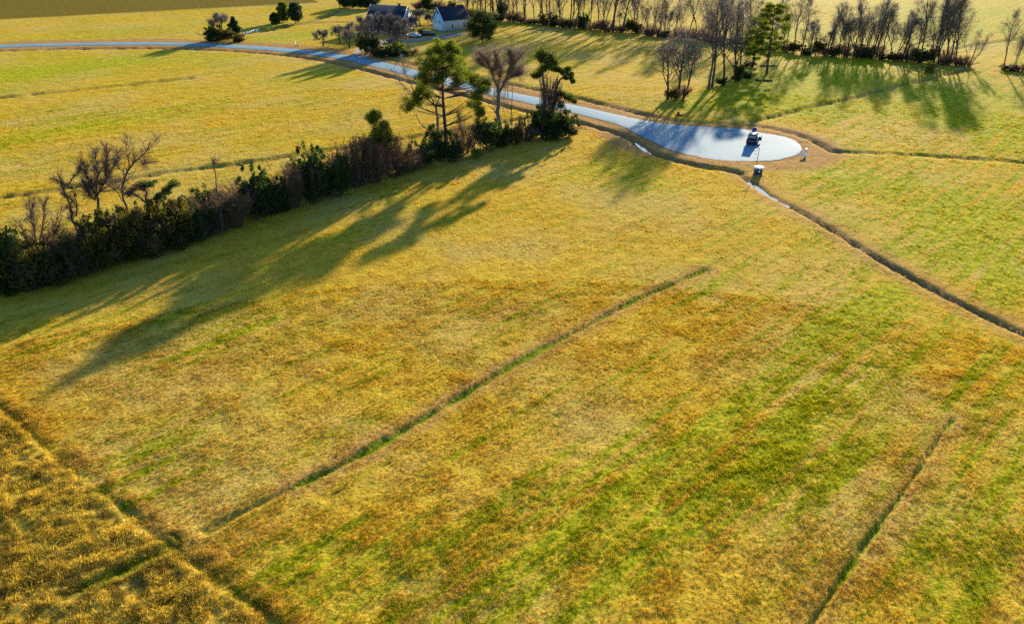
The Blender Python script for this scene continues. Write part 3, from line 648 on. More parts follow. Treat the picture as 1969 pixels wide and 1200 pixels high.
h = Hero(845, 292, 12)                               # bare companion leaning left
tr = h.limb([(846,294),(843,262),(841,230),(838,204)], .34, .20, dy=.2, n=8)
for P in ([(838,204),(826,192),(812,188),(797,182),(783,168),(764,148),(752,128)], [(839,210),(830,190),(822,172),(815,150),(810,132)], [(838,206),(846,180),(842,155),(836,135)], [(812,188),(800,196),(788,200),(772,196)], [(797,182),(790,160),(778,140),(772,118)]):
    q = h.limb(P, .13, .03, 26, 1.1, .6, dy=1.0); h.sub(q, 9, 1.8, .03, 10, .9)
q = h.limb([(843,262),(836,256),(822,246),(812,236),(803,220),(797,208)], .14, .05, 8, .8); h.sub(q, 3, 1.4, .03, 8)
h.limb([(845,225),(862,214),(884,206),(905,200),(920,212)], .07, .02, 20, 1.0); h.limb([(846,240),(866,228),(888,224),(912,232)], .06, .02, 22, 1.0)
fo = MB(); needles(fo, h.loc(790, 202, .5), [1.2, 1.0, .5], 120, .35, .02, h.g); needles(fo, h.loc(803, 193, -.4), [1.0, 1.0, .5], 120, .35, .02, h.g)
h.done('bare_tree', 'leafless tree with long grey limbs reaching left beside the tall pine', 'palebark', 'twig', [('foliage', fo, 'needle')])

h = Hero(965, 268, 13)                               # vine-hung fork
tr = h.limb([(966,270),(961,240),(957,215),(959,190),(958,165)], .50, .30, dy=.2, n=9, vine=90)
for P, r in (([(958,170),(950,150),(944,132),(936,116),(924,100)], .24), ([(958,165),(962,140),(958,120),(952,104)], .2), ([(960,178),(972,152),(982,136),(992,118),(1006,98)], .24), ([(974,152),(990,146),(1003,140)], .1), ([(944,132),(930,126),(920,118)], .1), ([(982,136),(984,112),(980,94)], .1)):
    q = h.limb(P, r, .05, 110, 1.9, .45, dy=.8, vine=170); h.sub(q, 24, 2.3, .026, 17, 1.5, .6, .55, .1)
q = h.limb([(958,196),(946,188),(936,176),(925,168)], .12, .03, 10, .8); h.sub(q, 3, 1.2, .03, 6)
q = h.limb([(957,222),(949,212),(940,204),(934,194)], .12, .03, 6, .8)
for q in range(70):
    a = h.loc(h.g.uniform(948, 978), h.g.uniform(150, 185), h.g.normal(0, .7)); h.wood.tube([a, a+[h.g.normal(0, .12), 0, -2.0], a+[h.g.normal(0, .2), 0, -4.2*h.g.uniform(.6, 1.2)]], [.022, .02, .015], 3, cap=False)
h.done('bare_tree', 'forked leafless tree hung with brown vines between the two green-topped trees', 'palebark', 'wisp')

h = Hero(984, 262, 14)
q = h.limb([(984,264),(984,230),(984,195),(985,160)], .11, .05, 8, .5, dy=.1); h.sub(q, 5, .8, .02, 5, .5)
h.done('dead_tree', 'thin straight dead trunk standing alone right of the vine-hung fork', 'bark', 'vine')

h = Hero(1052, 262, 15)                              # green-topped, curtain of vines
a1 = h.limb([(1044,263),(1045,225),(1047,190),(1046,160),(1043,135),(1040,112)], .38, .08, dy=.5, n=8, vine=60)
a2 = h.limb([(1058,262),(1062,225),(1066,195),(1070,168),(1078,150),(1092,140)], .34, .07, dy=.8, n=8, vine=60)
for P in ([(1046,165),(1037,155),(1029,147)], [(1046,150),(1054,138),(1058,126)], [(1070,168),(1074,150),(1074,134)], [(1066,195),(1076,188),(1092,184)], [(1078,152),(1092,150),(1101,153)]): h.limb(P, .1, .03, 14, .8)
for q in range(420):
    u0 = h.g.uniform(1036, 1082); v0 = h.g.uniform(145, 190)+(max(0, u0-1070))*.4; a = h.loc(u0, v0, h.g.normal(0, .9)); ln = h.g.uniform(1.5, 6.0); tx = (h.loc(1054, 230)[0]-a[0])*min(1, ln/7)
    b = a+np.array([tx+h.g.normal(0, .15), h.g.normal(0, .2), -ln]); b[2] = max(b[2], .2); h.tw.tube([a, (a+b)/2+h.g.normal(0, .12, 3), b], [.028, .024, .018], 3, cap=False)
fo = MB()
for (u, v, a, b) in [(1038,104,11,9),(1050,101,10,8),(1060,108,10,8),(1046,114,12,8),(1067,116,7,6),(1055,124,12,8),(1044,130,10,7),(1029,147,9,6),(1038,143,9,6),(1070,131,9,6),(1078,136,7,5),(1092,134,8,6),(1097,144,6,5),(1101,154,5,5),(1086,146,6,4),(1090,184,11,7),(1098,188,9,6),(1079,180,8,6),(1104,193,4,3)]:
    for rep in range(3):
        c = h.loc(u+h.g.normal(0, a*.3), v+h.g.normal(0, b*.3), h.g.normal(0, 1.1)); leaves(fo, c, [a/9.5, a/9.5, b/9.5], 260, .26, h.g, .5, 1.3)
h.done('vine_covered_tree', 'double-trunked tree with a curtain of vines and bright green tufted top', 'bark', 'vine', [('foliage', fo, 'ivy')])

h = Hero(722, 345, 16)                               # small pine in the brambles
tr = h.limb([(722,347),(722,300),(720,260),(717,222)], .2, .05, dy=.2, n=7, vine=60)
fo = MB()
for (u, v, a, b) in [(714,218,9,8),(722,226,10,8),(712,234,8,7),(733,238,11,8),(724,248,11,8),(742,250,9,8),(731,262,11,8),(748,266,9,6),(738,276,10,7),(718,268,8,6)]:
    for rep in range(3):
        c = h.loc(u+h.g.normal(0, a*.4), v+h.g.normal(0, b*.5), h.g.normal(0, .9)); k = int(len(tr)*.6); h.wood.tube([tr[k], c], [.05, .02], 4, cap=False); needles(fo, c, [a/13., a/13., b/12.], 330, .42, .045, h.g)
h.done('pine_tree', 'small pine with lopsided green head rising out of the brown brambles', 'pinebark', 'vine', [('needles', fo, 'needle')])

h = Hero(72, 505, 21)
for P in ([(70,507),(66,470),(52,430),(42,392)], [(71,505),(70,465),(64,425),(60,388)], [(72,505),(76,460),(84,420),(86,388)], [(73,505),(84,470),(98,440),(108,405)], [(73,505),(90,480),(108,450),(120,412)], [(71,505),(60,480),(44,455),(34,425)]):
    q = h.limb(P, .10, .025, 22, .9, .5, dy=1.0, n=6); h.sub(q, 14, 1.6, .025, 11, .8, .5, .4)
h.done('bare_tree', 'low leafless tree with many fanning stems, leftmost bare tree in the hedgerow', 'bark', 'vine')
h = Hero(160, 500, 22)
q = h.limb([(161,503),(156,455),(146,418),(141,388),(131,360),(126,330)], .20, .05, 30, .8, n=8, vine=60); h.sub(q, 14, 1.3, .03, 14, .7)
for P in ([(141,388),(128,378),(112,372)], [(133,362),(118,352),(104,343)], [(146,415),(150,385),(152,350)], [(130,356),(140,338),(146,322)]):
    q = h.limb(P, .09, .025, 34, .8, vine=60); h.sub(q, 5, .9, .025, 12, .6)
h.done('bare_tree', 'crooked leafless tree leaning left, second bare tree from the left edge', 'bark', 'vine')
h = Hero(196, 490, 23)
q = h.limb([(197,492),(194,450),(191,415),(186,390),(183,372)], .24, .15, n=8)
for P in ([(184,378),(176,352),(166,330),(158,312)], [(183,372),(186,345),(182,315),(184,288)], [(184,380),(200,352),(214,330),(226,300)], [(185,385),(170,372),(158,350)], [(200,352),(205,320),(202,288)]):
    q = h.limb(P, .10, .025, 44, 1.0, vine=90); h.sub(q, 18, 1.6, .025, 15, .9, .75, .3, .15)
h.done('bare_tree', 'tall leafless tree with dark bushy twig clusters near the left edge', 'bark', 'vine')
h = Hero(252, 455, 24)
q = h.limb([(253,457),(246,420),(236,388),(232,366),(238,340),(250,320),(268,304),(284,285),(302,266)], .18, .035, 26, 1.0, .5, n=7); h.sub(q, 22, 1.8, .03, 12, .9, .6, .3)
for P in ([(236,388),(224,370),(214,352)], [(250,320),(246,300),(240,270)], [(268,304),(280,312),(294,306)], [(240,336),(226,318),(222,282)]):
    q = h.limb(P, .07, .02, 24, .9); h.sub(q, 9, 1.5, .022, 12, .9)
h.done('bare_tree', 'leafless tree leaning to the right with long upswept branches over the hedge', 'bark', 'vine')
h = Hero(284, 465, 25)
q = h.limb([(285,467),(287,430),(284,400),(280,382)], .26, .16, n=8)
for P in ([(282,390),(270,372),(258,360)], [(282,385),(300,380),(318,368),(334,354)], [(281,384),(284,366),(282,352)]): h.limb(P, .13, .04, 30, .7, vine=90)
fo, fb = MB(), MB()
for (u, v, a, b) in [(334,352,9,5),(326,360,10,5),(316,368,9,5),(306,378,9,5),(298,384,7,4),(284,352,11,4),(296,352,8,4)]:
    for rep in range(3): leaves(fo, h.loc(u+h.g.normal(0, 3), v+h.g.normal(0, 2), h.g.normal(0, .7)), [a/13., a/13., b/13.], 150, .2, h.g, .5, 1.2)
for (u, v, a, b) in [(258,362,11,6),(268,354,10,5),(250,372,8,7),(276,360,8,5)]:
    for rep in range(3): leaves(fb, h.loc(u+h.g.normal(0, 3), v+h.g.normal(0, 2), h.g.normal(0, .7)), [a/13., a/13., b/13.], 140, .2, h.g, .5, 1.2)
h.done('vine_covered_tree', 'flat-topped tree with green pad on its right limb and brown pad on its left', 'bark', 'vine', [('foliage', fo, 'leaf'), ('dead_foliage', fb, 'brown')])
h = Hero(428, 455, 26)
q = h.limb([(428,457),(425,400),(420,360),(416,318),(414,298)], .12, .03, 26, .8, dy=.3); h.sub(q, 8, 1.2, .025, 10, .8, .5, .3)
h.done('bare_tree', 'thin leafless sapling above the brown bramble in the middle of the hedge', 'bark', 'vine')
h = Hero(14, 545, 27)
q = h.limb([(12,548),(10,500),(6,470),(2,440)], .28, .1, n=7); fo = MB()
for (u, v, a, b) in [(8,450,16,9),(22,462,12,8),(0,470,18,10),(26,486,14,9),(10,490,16,10),(-12,460,16,12),(18,508,16,10)]:
    for rep in range(3): leaves(fo, h.loc(u+h.g.normal(0, 4), v+h.g.normal(0, 3), h.g.normal(0, .8)), [a/13., a/13., b/13.], 190, .24, h.g, .5, 1.2)
h.done('evergreen_tree', 'dark evergreen cut off by the left edge of the picture', 'bark', 'vine', [('foliage', fo, 'leaf')])
# smaller leafless saplings between the trunks
for u, vb, vt, sd, lab in ((830,300,240,31,'slim bare sapling just left of the tall pine trunk'), (893,290,215,32,'slim bare sapling right of the tall pine trunk'), (912,286,222,33,'grey bare sapling halfway between pine and vine-hung fork'), (700,350,262,34,'bare sapling at the left flank of the small pine'), (765,338,262,35,'pinkish bare sapling right of the small pine'), (1002,272,225,36,'bare sapling just left of the double-trunked vine tree'), (670,360,300,37,'bare sapling over the hedge left of the brambles')):
    hgt = tall(u, vb, vt); plant_tree('sapling', lab, site(u, vb), bare_meshes('upright', hgt, sd, 1, 0, dict(tw=4, twl=.7, tww=.011)), crown='vine')

# ---- near hedgerow: shrubs
G1 = 'shrubs of the near hedgerow'
for u, v, w, hh, k, lab in [
 (2,560,3.6,6.0,'E','black-green shrub at the extreme left end of the hedgerow'), (58,556,3.2,5.2,'O','olive shrub under the fanning bare stems at the left'),
 (104,541,3.2,4.7,'O','olive shrub just right of the fanning bare stems'), (150,520,3.0,5.4,'B','dark bramble at the foot of the crooked left-leaning tree'),
 (172,524,3.2,5.6,'O','olive shrub in front of the crooked left-leaning tree'), (222,508,3.4,6.9,'O','olive shrub below the tall twiggy bare tree'),
 (262,488,3.0,5.8,'B','bramble below the right-leaning bare tree'), (288,492,3.4,6.4,'O','yellow-olive shrub under the flat-topped tree'),
 (334,476,3.2,6.6,'O','mottled olive shrub right of the flat-topped tree'), (378,462,3.0,4.9,'E','low dark green shrub left of the tall brown bramble'),
 (424,446,2.7,6.6,'B','tall brown bramble with dead stems mid-hedge'), (456,436,2.6,5.4,'B','dark brown bramble right of the mid-hedge sapling'),
 (498,420,2.8,7.0,'E','dark green shrub right of the mid-hedge brambles'), (534,410,2.6,4.9,'E','green shrub with small top between two taller ones'),
 (566,398,2.7,7.2,'B','reddish brown bramble poking out of green hedge'), (604,390,3.0,7.8,'E','tall bright green shrub in the hedge middle'),
 (646,378,3.0,6.3,'E','tall green shrub left of the bare bramble thicket'), (688,360,2.9,9.2,'B','tall bare bramble at the thicket left side'),
 (720,350,3.1,9.0,'B','tall bare bramble in front of the small pine'), (756,340,2.9,8.2,'B','bare bramble at the thicket right side'),
 (790,330,2.6,4.2,'B','low brown bramble between thicket and tall pine'), (812,322,2.8,4.4,'E','dark shrub left of the tall pine foot'),
 (846,306,2.9,5.4,'E','round dark shrub at the foot of the tall pine'), (872,312,2.2,3.0,'E','low dark shrub in front of the tall pine'),
 (892,294,2.8,5.6,'B','grey bramble right of the tall pine'), (938,290,3.0,5.2,'E','green shrub left of the vine-hung fork'),
 (962,282,2.1,4.0,'E','bright green shrub at the foot of the vine-hung fork'), (986,278,2.0,3.6,'O','olive shrub under the thin dead trunk'),
 (1010,272,2.2,3.0,'B','grey bramble left of the big dark evergreen bush'), (916,306,1.2,1.8,'L','small light green bush at the hedge front'),
 (1058,264,4.3,6.2,'E','big dark evergreen bush under the double-trunked vine tree'), (1088,262,2.8,4.4,'E','right shoulder bush at the hedgerow end by the road'),
 (1030,262,2.6,4.6,'E','dark bush at the left of the double-trunked vine tree')]:
    shrub(u, v, w, hh, k, lab, G1)
names = ['fanning bare stems', 'crooked tree', 'tall twiggy tree', 'flat-topped tree', 'mottled olive shrub', 'mid-hedge sapling', 'mid-hedge brambles', 'tall bright green shrub', 'bramble thicket', 'small pine']
for q, (u, v) in enumerate([(40,535),(130,512),(205,490),(275,470),(345,452),(405,435),(480,410),(590,376),(672,352),(740,332)]):
    p = site(u, v)+np.array([-1.0, 2.2]); shrub(0, 0, 2.9, 4.4+0.5*(q > 5), 'OBEOEEBEBE'[q], 'back-row hedge shrub behind the '+names[q], G1, xy=p)
    p = site(u, v)+np.array([1.8, .3]); shrub(0, 0, 2.5, 3.4, 'OBBOBEBEBB'[q], 'low filler shrub at the feet of the '+names[q], G1, xy=p)

# ---- far trees
def conifer_meshes(h, w, seed, mat='cedar', round_top=False):
    g = np.random.default_rng(seed); wd, fo = MB(), MB(); wd.tube([[0, 0, -.3], [0, 0, h*.4], [0, 0, h*.92]], [h*.022, h*.016, .02], 7, cap=False)
    nz = 15
    for q in range(nz):
        t = (q+.5)/nz; z = h*(.14+.84*t); prof = (math.sin(math.pi*(.16+.80*t))**.7 if round_top else (1-t)**.65*(.65+.6*min(1, t*5)))
        for k in range(max(3, int(9*prof))):
            a = g.uniform(0, 6.28); rr = w*prof*g.uniform(.35, .95); c = [rr*math.cos(a), rr*math.sin(a), z+g.normal(0, h*.03)]; s_ = w*.30*g.uniform(.7, 1.2)
            leaves(fo, c, [s_, s_, s_*.9], 150, .30, g, .5, 1.3); wd.tube([[0, 0, max(.3, z-.5)], c], [.05, .02], 3, cap=False)
    return wd.mesh('trunk', True), fo.mesh('crown', False, True)
def pine_meshes(h, w, seed, clear=.35):
    g = np.random.default_rng(seed); wd, fo = MB(), MB(); P_ = smooth_line(np.array([[0, 0, -.3], [g.normal(0, .15), g.normal(0, .15), h*.35], [g.normal(0, .3), g.normal(0, .3), h*.7], [g.normal(0, .3), 0, h*.97]]), 5)
    wd.tube(P_, np.linspace(h*.020, .05, len(P_)), 8, cap=False)
    for q in range(66):
        t = clear+(1-clear)*(q/65.)**.9; k = min(int(t*(len(P_)-1)), len(P_)-2); a = q*2.4+g.uniform(-.5, .5); rr = w*(.35+.65*math.sin(math.pi*min(1, (t-clear)/(1-clear)*.85+.12)))*g.uniform(.4, 1.05)
        c = P_[k]+np.array([rr*math.cos(a), rr*math.sin(a), g.uniform(.1, .9)]); wd.tube([P_[k], (P_[k]+c)/2+[0, 0, -.1], c], [.08, .05, .02], 4, cap=False)
        s_ = g.uniform(.7, 1.15); needles(fo, c, [s_, s_, s_*.5], 230, .55, .06, g)
    return wd.mesh('trunk', True), fo.mesh('crown', False, True)
def far(name, label, u, vb, vt, meshes_fn, rz=0, wood='bark', crown='twig', group=None):
    return plant_tree(name, label, site(u, vb), meshes_fn(tall(u, vb, vt)), rz, 1.0, group, wood, crown)
# grove above the turning circle
GR = 'bare trees of the grove by the turning circle'
for u, vb, vt, kd, sd, ln, lab in [(1284,192,62,'spread',41,-.05,'wide leafless tree, leftmost of the grove above the turning circle'), (1303,188,40,'spread',42,.02,'leafless tree with bushy foot, second from left in the grove'),
  (1318,182,70,'spread',43,.16,'leafless tree leaning right, third from left in the grove'), (1362,170,14,'tall',44,0,'tall grey leafless trunk left of a twin in mid-grove'), (1369,168,4,'tall',45,.03,'dark leafless trunk right of its twin in mid-grove'),
  (1391,163,2,'tall',46,.02,'slender leafless tree rising from a low bush in the grove'), (1415,155,10,'upright',47,0,'leafless tree with thick ivy foot near the grove right side'), (1422,151,18,'tall',48,.02,'leafless tree just right of the ivy-footed one')]:
    plant_tree('bare_tree', lab, site(u, vb), bare_meshes(kd, tall(u, vb, vt), sd, 1, ln, dict(n=(15, 6, 5) if kd != 'spread' else (12, 7, 6), r=.015 if kd != 'spread' else .020, tw=6, tww=.011, ratio=(.50, .45, .5) if kd != 'spread' else (.80, .52, .5))), 0, 1.06, GR)
far('pine_tree', 'tall dark pine standing by itself at the right of the grove', 1474, 140, 3, lambda q: pine_meshes(q, 4.9, 51, .30), 0, 'pinebark', 'needle')
far('pine_tree', 'shorter lighter pine behind the lone tall pine', 1449, 124, 30, lambda q: pine_meshes(q, 3.8, 52, .16), 0, 'pinebark', 'needle')
for u, v, w, hh, k, lab in [(1310,189,2.3,3.4,'B','dark brush at the feet of the leftmost grove trees'), (1290,194,1.8,2.4,'O','low olive brush under the leftmost grove tree'), (1387,164,1.6,2.2,'E','low green bush at the slender grove tree'), (1417,156,1.7,4.2,'E','ivy bush wrapping the grove trunk'), (1436,148,1.8,1.4,'E','low spreading shrub between grove and lone pine'), (1440,126,2.2,1.3,'O','low brush under the shorter pine')]:
    shrub(u, v, w, hh, k, lab, 'brush at the grove')
# scattered trees along the upper edge
far('bare_tree', 'leafless round tree standing behind a dark bush by the far road', 424, 76, 10, lambda q: bare_meshes('orchard', q*1.22, 61, 1, 0, dict(tw=16, twl=1.3, tww=.026)))
far('evergreen_tree', 'dark pointed evergreen right of the roadside leafless tree', 452, 68, 33, lambda q: conifer_meshes(q, 2.4, 62), 0, 'bark', 'cedar')
for u, v, w, hh, k, lab in [(412,78,3.6,4.6,'E','dark roadside bush left of the leafless tree foot'), (436,79,3.4,3.6,'O','dark roadside bush under the leafless tree'), (458,79,2.8,2.4,'O','low brown-green roadside bush, right of the dark clump')]: shrub(u, v, w, hh, k, lab, 'far roadside bushes')
far('cedar_tree', 'small cedar, lowest and leftmost of the three far cedars', 530, 45, 24, lambda q: conifer_meshes(q, 2.1, 63, round_top=True), 0, 'bark', 'cedar')
far('cedar_tree', 'lighter green cedar, middle of the three far cedars', 546, 41, 3, lambda q: conifer_meshes(q, 2.9, 64, round_top=True), 0, 'bark', 'needle')
far('cedar_tree', 'darkest cedar, rightmost of the three far cedars', 569, 43, 2, lambda q: conifer_meshes(q, 2.9, 65, round_top=True), 0, 'bark', 'cedar')
far('evergreen_tree', 'round dark evergreen with short trunk right of the garage', 928, 81, 21, lambda q: conifer_meshes(q, 5.3, 66, round_top=True), 0, 'bark', 'leaf')
for u, vb, vt, sd, lab in [(668,14,-14,67,'dark conifer at the top edge left of the house'), (690,16,-18,68,'dark conifer at the top edge, second left of the house'), (712,16,-12,69,'dark conifer at the top edge just behind the house roof')]:
    far('conifer_tree', lab, u, vb, vt, lambda q: conifer_meshes(q, 4.2, sd, round_top=True), 0, 'bark', 'cedar')
for q, (u, vb, vt, lab) in enumerate([(622,87,48,'small round-headed bare orchard tree, leftmost in the yard'), (654,84,42,'bare orchard tree, second from left in the yard'), (684,80,36,'bare orchard tree behind the others in the yard'), (672,92,50,'thin bare orchard tree nearest the road in the yard'), (702,84,38,'bare orchard tree left of the grey tall clump')]):
    far('orchard_tree', lab, u, vb, vt, lambda h_: bare_meshes('orchard', h_*1.3, 71+q, 1, 0, dict(tw=13, twl=1.0, tww=.02)), 0, 'bark', 'twig', 'orchard trees in the yard')
for q, (u, vb, vt, lab) in enumerate([(718,98,26,'tall grey multi-stemmed tree, left of three before the house'), (746,98,22,'tall grey multi-stemmed tree, middle of three before the house'), (770,100,28,'tall grey multi-stemmed tree, right of three before the house'), (788,98,36,'slim grey tree standing in the lawn before the house')]):
    far('grey_bare_tree', lab, u, vb, vt, lambda h_: bare_meshes('upright', h_*1.0, 81+q, 4 if q < 3 else 1, 0, dict(tw=9, tww=.015, n=(12, 5, 4), r=.013)), 0, 'palebark', 'twig', 'grey trees before the house')
for q, (u, vb, vt, lab) in enumerate([(808,50,10,'bushy bare tree between house and garage'), (796,58,24,'reddish bare tree just right of the house gable'), (823,44,24,'low bare tree behind the garage gable')]):
    far('bare_tree', lab, u, vb, vt, lambda h_: bare_meshes('orchard', h_*1.25, 91+q, 1, 0, dict(tw=14, twl=1.1, tww=.024)))
for u, v, w, hh, k, lab in [(700,101,2.2,5.0,'O','bright olive hedge bush, leftmost before the house'), (716,104,2.8,4.6,'E','dark green hedge bush, second before the house'), (742,108,2.6,2.6,'E','low green hedge bush at the middle grey tree'), (768,103,2.6,3.4,'L','yellow-green hedge bush before the parked car'), (756,108,2.4,2.4,'E','low dark hedge bush under the yellow-green one'), (790,104,2.8,1.6,'B','low brown hedge bush, right end of the yard hedge'), (729,107,2.4,2.6,'O','low olive hedge bush near the road'), (776,108,2.2,1.8,'E','small dark hedge bush near the teal pedestal'), (812,66,1.8,1.6,'E','small dark bush by the garage car'), (1786,140,1.9,2.8,'L','small round yellow-green bush alone in the right field')]:
    shrub(u, v, w, hh, k, lab, 'yard bushes')

# ---- the far tree line: individuals
FT = dict(n=(15, 5, 4), r=.0125, tw=6, twl=1.3, tww=.012)
TLV = {'tall': [bare_meshes('tall', 16, 301+i_, 1, 0, FT) for i_ in range(6)], 'upright': [bare_meshes('upright', 16, 321+i_, 1, 0, FT) for i_ in range(4)], 'spread': [bare_meshes('spread', 14, 331+i_, 1, 0, dict(r=.018, tww=.012)) for i_ in range(2)], 'clump': [bare_meshes('upright', 15, 341+i_, 3, 0, dict(FT, n=(9, 5, 3))) for i_ in range(2)]}
ORD = 'first second third fourth fifth sixth seventh eighth ninth tenth eleventh twelfth thirteenth fourteenth fifteenth sixteenth seventeenth eighteenth nineteenth twentieth'.split()+['twenty-'+w for w in 'first second third fourth fifth sixth seventh eighth ninth'.split()]+['thirtieth']+['thirty-'+w for w in 'first second third fourth fifth sixth seventh eighth ninth'.split()]+['fortieth']+['forty-'+w for w in 'first second third fourth fifth sixth seventh eighth ninth'.split()]+['fiftieth']+['fifty-'+w for w in 'first second third fourth fifth sixth seventh eighth ninth'.split()]
LINES = [  # plan line, spacing, height range, where it is
  (S([(800,17),(850,20),(890,24)]), 5.5, (4, 7), 'behind the garage roof', 'treeline behind the garage'),
  (S([(892,27),(960,38),(1040,47),(1130,55),(1232,63)]), 1.9, (19, 24), 'between the round evergreen and the grove', 'treeline left of the grove'),
  (S([(1240,66),(1330,76),(1430,88),(1530,101)]), 2.1, (16, 20), 'behind the grove', 'treeline behind the grove'),
  (S([(1548,104),(1600,107),(1680,112),(1760,119),(1830,124),(1862,127)]), 1.15, (15, 19), 'right of the lone pine before the gap', 'treeline right of the lone pine'),
  (S([(1936,135),(1965,138),(2010,144),(2060,150)]), 1.25, (17, 20), 'at the right picture edge', 'treeline at the right edge')]
tg = random.Random(17)
for ln, sp, hr, where, grp in LINES:
    d = np.concatenate([[0], np.cumsum(np.linalg.norm(np.diff(ln, axis=0), axis=1))]); n = int(d[-1]/sp)+1
    for q in range(n):
        s_ = min(d[-1], max(0, sp*(q+tg.uniform(-.3, .3)))); p = np.array([np.interp(s_, d, ln[:, 0]), np.interp(s_, d, ln[:, 1])])+np.array([tg.uniform(-1.2, 1.2), tg.uniform(-2.5, 2.8)])
        kd = tg.choice(['tall', 'tall', 'tall', 'upright', 'upright', 'clump', 'spread']); ms = tg.choice(TLV[kd]); hh = tg.uniform(*hr)*tg.choice([1.05, 1, .9, .8, .65, .5])
        t = plant_tree('bare_tree', f'{ORD[q]} bare tree from left, tree line {where}', p, ms, tg.uniform(0, 6.28), hh/16.0, grp)
    m = int(d[-1]/2.4)+1
    for q in range(m):
        s_ = d[-1]*(q+.5)/m+tg.uniform(-.5, .5); p = np.array([np.interp(s_, d, ln[:, 0]), np.interp(s_, d, ln[:, 1])])+np.array([tg.uniform(-.5, .5), tg.uniform(-1.2, .8)])
        k = tg.choice('BBBOE'); hh = tg.choice([1.5, 2.2, 3.0, 4.2]); hh = hh*1.6 if k == 'E' and tg.random() < .35 else hh
        shrub(0, 0, 2.6, hh, k, f'{ORD[q]} low shrub from left, tree line {where}', 'undergrowth, '+grp, 'undergrowth_shrub', p)

# ------------------------------------------------------------------ buildings
def rotz(a): return np.array([[math.cos(a), -math.sin(a), 0], [math.sin(a), math.cos(a), 0], [0, 0, 1]])
def part(name, parent, mat, fn, smooth=False):
    mb = MB(); fn(mb); return obj(name, mb.mesh(name, smooth), M[mat], parent)
def window(parent, c, w, hgt, facing, mat='glass'):
    """facing: 'front' (-Y), 'right' (+X), 'left' (-X)"""
    d = {'front': (0, -1), 'right': (1, 0), 'left': (-1, 0)}[facing]; nx, ny = d; tx, ty = -ny, nx
    def sz(a, b, dep): return (abs(tx)*a+abs(nx)*dep, abs(ty)*a+abs(ny)*dep, b)
    c = np.array(c, float); n3 = np.array([nx, ny, 0]); t3 = np.array([tx, ty, 0])
    f = part('window', parent, 'white', lambda m: [m.box(c+t3*s*(w/2+.06)+n3*.03, sz(.12, hgt+.24, .10)) for s in (-1, 1)]+[m.box(c+np.array([0, 0, s*(hgt/2+.06)])+n3*.03, sz(w, .12, .10)) for s in (-1, 1)]+[m.box(c+n3*.035, sz(w, .06, .06))])
    part('pane', f, mat, lambda m: m.box(c+n3*.012, sz(w, hgt, .02))); return f
def gable_house(name, label, p, rz, ln, dp, eave, ridge, wall, roof, over=.4):
    """ridge runs along local X; front is -Y"""
    t = thing(name, label, 'building', (p[0], p[1], gz(*p)), rz)
    prof = [(-dp/2, -.2), (dp/2, -.2), (dp/2, eave), (0, ridge-.12), (-dp/2, eave)]
    part('wall', t, wall, lambda m: m.poly_prism(prof, (0, 1, 0), (0, 0, 1), (-ln/2, 0, 0), (ln, 0, 0)))
    def rf(m):
        for s in (-1, 1):
            sl_ = (ridge-eave)/(dp/2); y1 = s*(dp/2+over); z1 = eave-over*sl_
            a = [(0, ridge), (y1, z1), (y1, z1+.16), (0, ridge+.18)]
            if s < 0: a = a[::-1]
            m.poly_prism(a, (0, 1, 0), (0, 0, 1), (-ln/2-over, 0, 0), (ln+2*over, 0, 0))
    r_ = part('roof', t, roof, rf)
    def trim(m):
        for xx in (-ln/2-over-.06, ln/2+over):
            for s in (-1, 1):
                sl_ = (ridge-eave)/(dp/2); y1 = s*(dp/2+over); z1 = eave-over*sl_
                a = [(0, ridge-.10), (y1, z1-.10), (y1, z1+.20), (0, ridge+.22)]
                m.poly_prism(a if s > 0 else a[::-1], (0, 1, 0), (0, 0, 1), (xx, 0, 0), (.06, 0, 0))
    part('roof_trim', t, 'white', trim)
    return t, r_
# house
hp = site(748, 60)+np.array([0, 4.0])
hs, hr_ = gable_house('house', 'house with steep dark blue roof and white dormers behind bare trees', hp, R(-24), 14.5, 9.5, 3.0, 8.3, 'siding', 'roof')
sl_ = (8.3-3.0)/(9.5/2)
for x in (-5.2, -1.7, 1.8):
    def dorm(m, x=x): m.poly_prism([(-.8, 3.9), (.8, 3.9), (.8, 5.2), (0, 6.1), (-.8, 5.2)], (1, 0, 0), (0, 0, 1), (x, -3.9, 0), (0, 2.6, 0))
    d_ = part('dormer', hr_, 'white', dorm); 
    def droof(m, x=x):
        for s in (-1, 1): m.poly_prism([(0, 6.12), (s*1.0, 5.0), (s*1.0, 5.14), (0, 6.26)][::s], (1, 0, 0), (0, 0, 1), (x, -4.1, 0), (0, 3.4, 0))
    part('dormer_roof', hr_, 'roof', droof); part('dormer_pane', hr_, 'glass', lambda m, x=x: m.box((x, -3.92, 4.75), (.8, .03, .9)))
part('chimney', hr_, 'brick', lambda m: [m.box((3.8, .8, 8.1), (.8, .8, 1.9)), m.box((3.8, .8, 9.1), (1.0, 1.0, .18))])
for x in (-5.6, -3.2, 3.0, 5.4): window(hs, (x, -4.75, 1.6), 1.0, 1.5, 'front')
part('door', hs, 'door', lambda m: m.box((0, -4.78, 1.05), (1.0, .08, 2.1)))
part('porch', hs, 'white', lambda m: [m.box((0, -5.6, .1), (9, 1.8, .3)), m.box((0, -5.6, 2.75), (9.2, 2.0, .16))]+[m.box((xx, -6.35, 1.45), (.16, .16, 2.5)) for xx in (-4.3, -1.5, 1.5, 4.3)])
window(hs, (7.25, 0, 5.4), .9, 1.3, 'right'); window(hs, (7.25, -2.2, 1.7), 1.0, 1.4, 'right'); window(hs, (7.25, 2.2, 1.7), 1.0, 1.4, 'right')
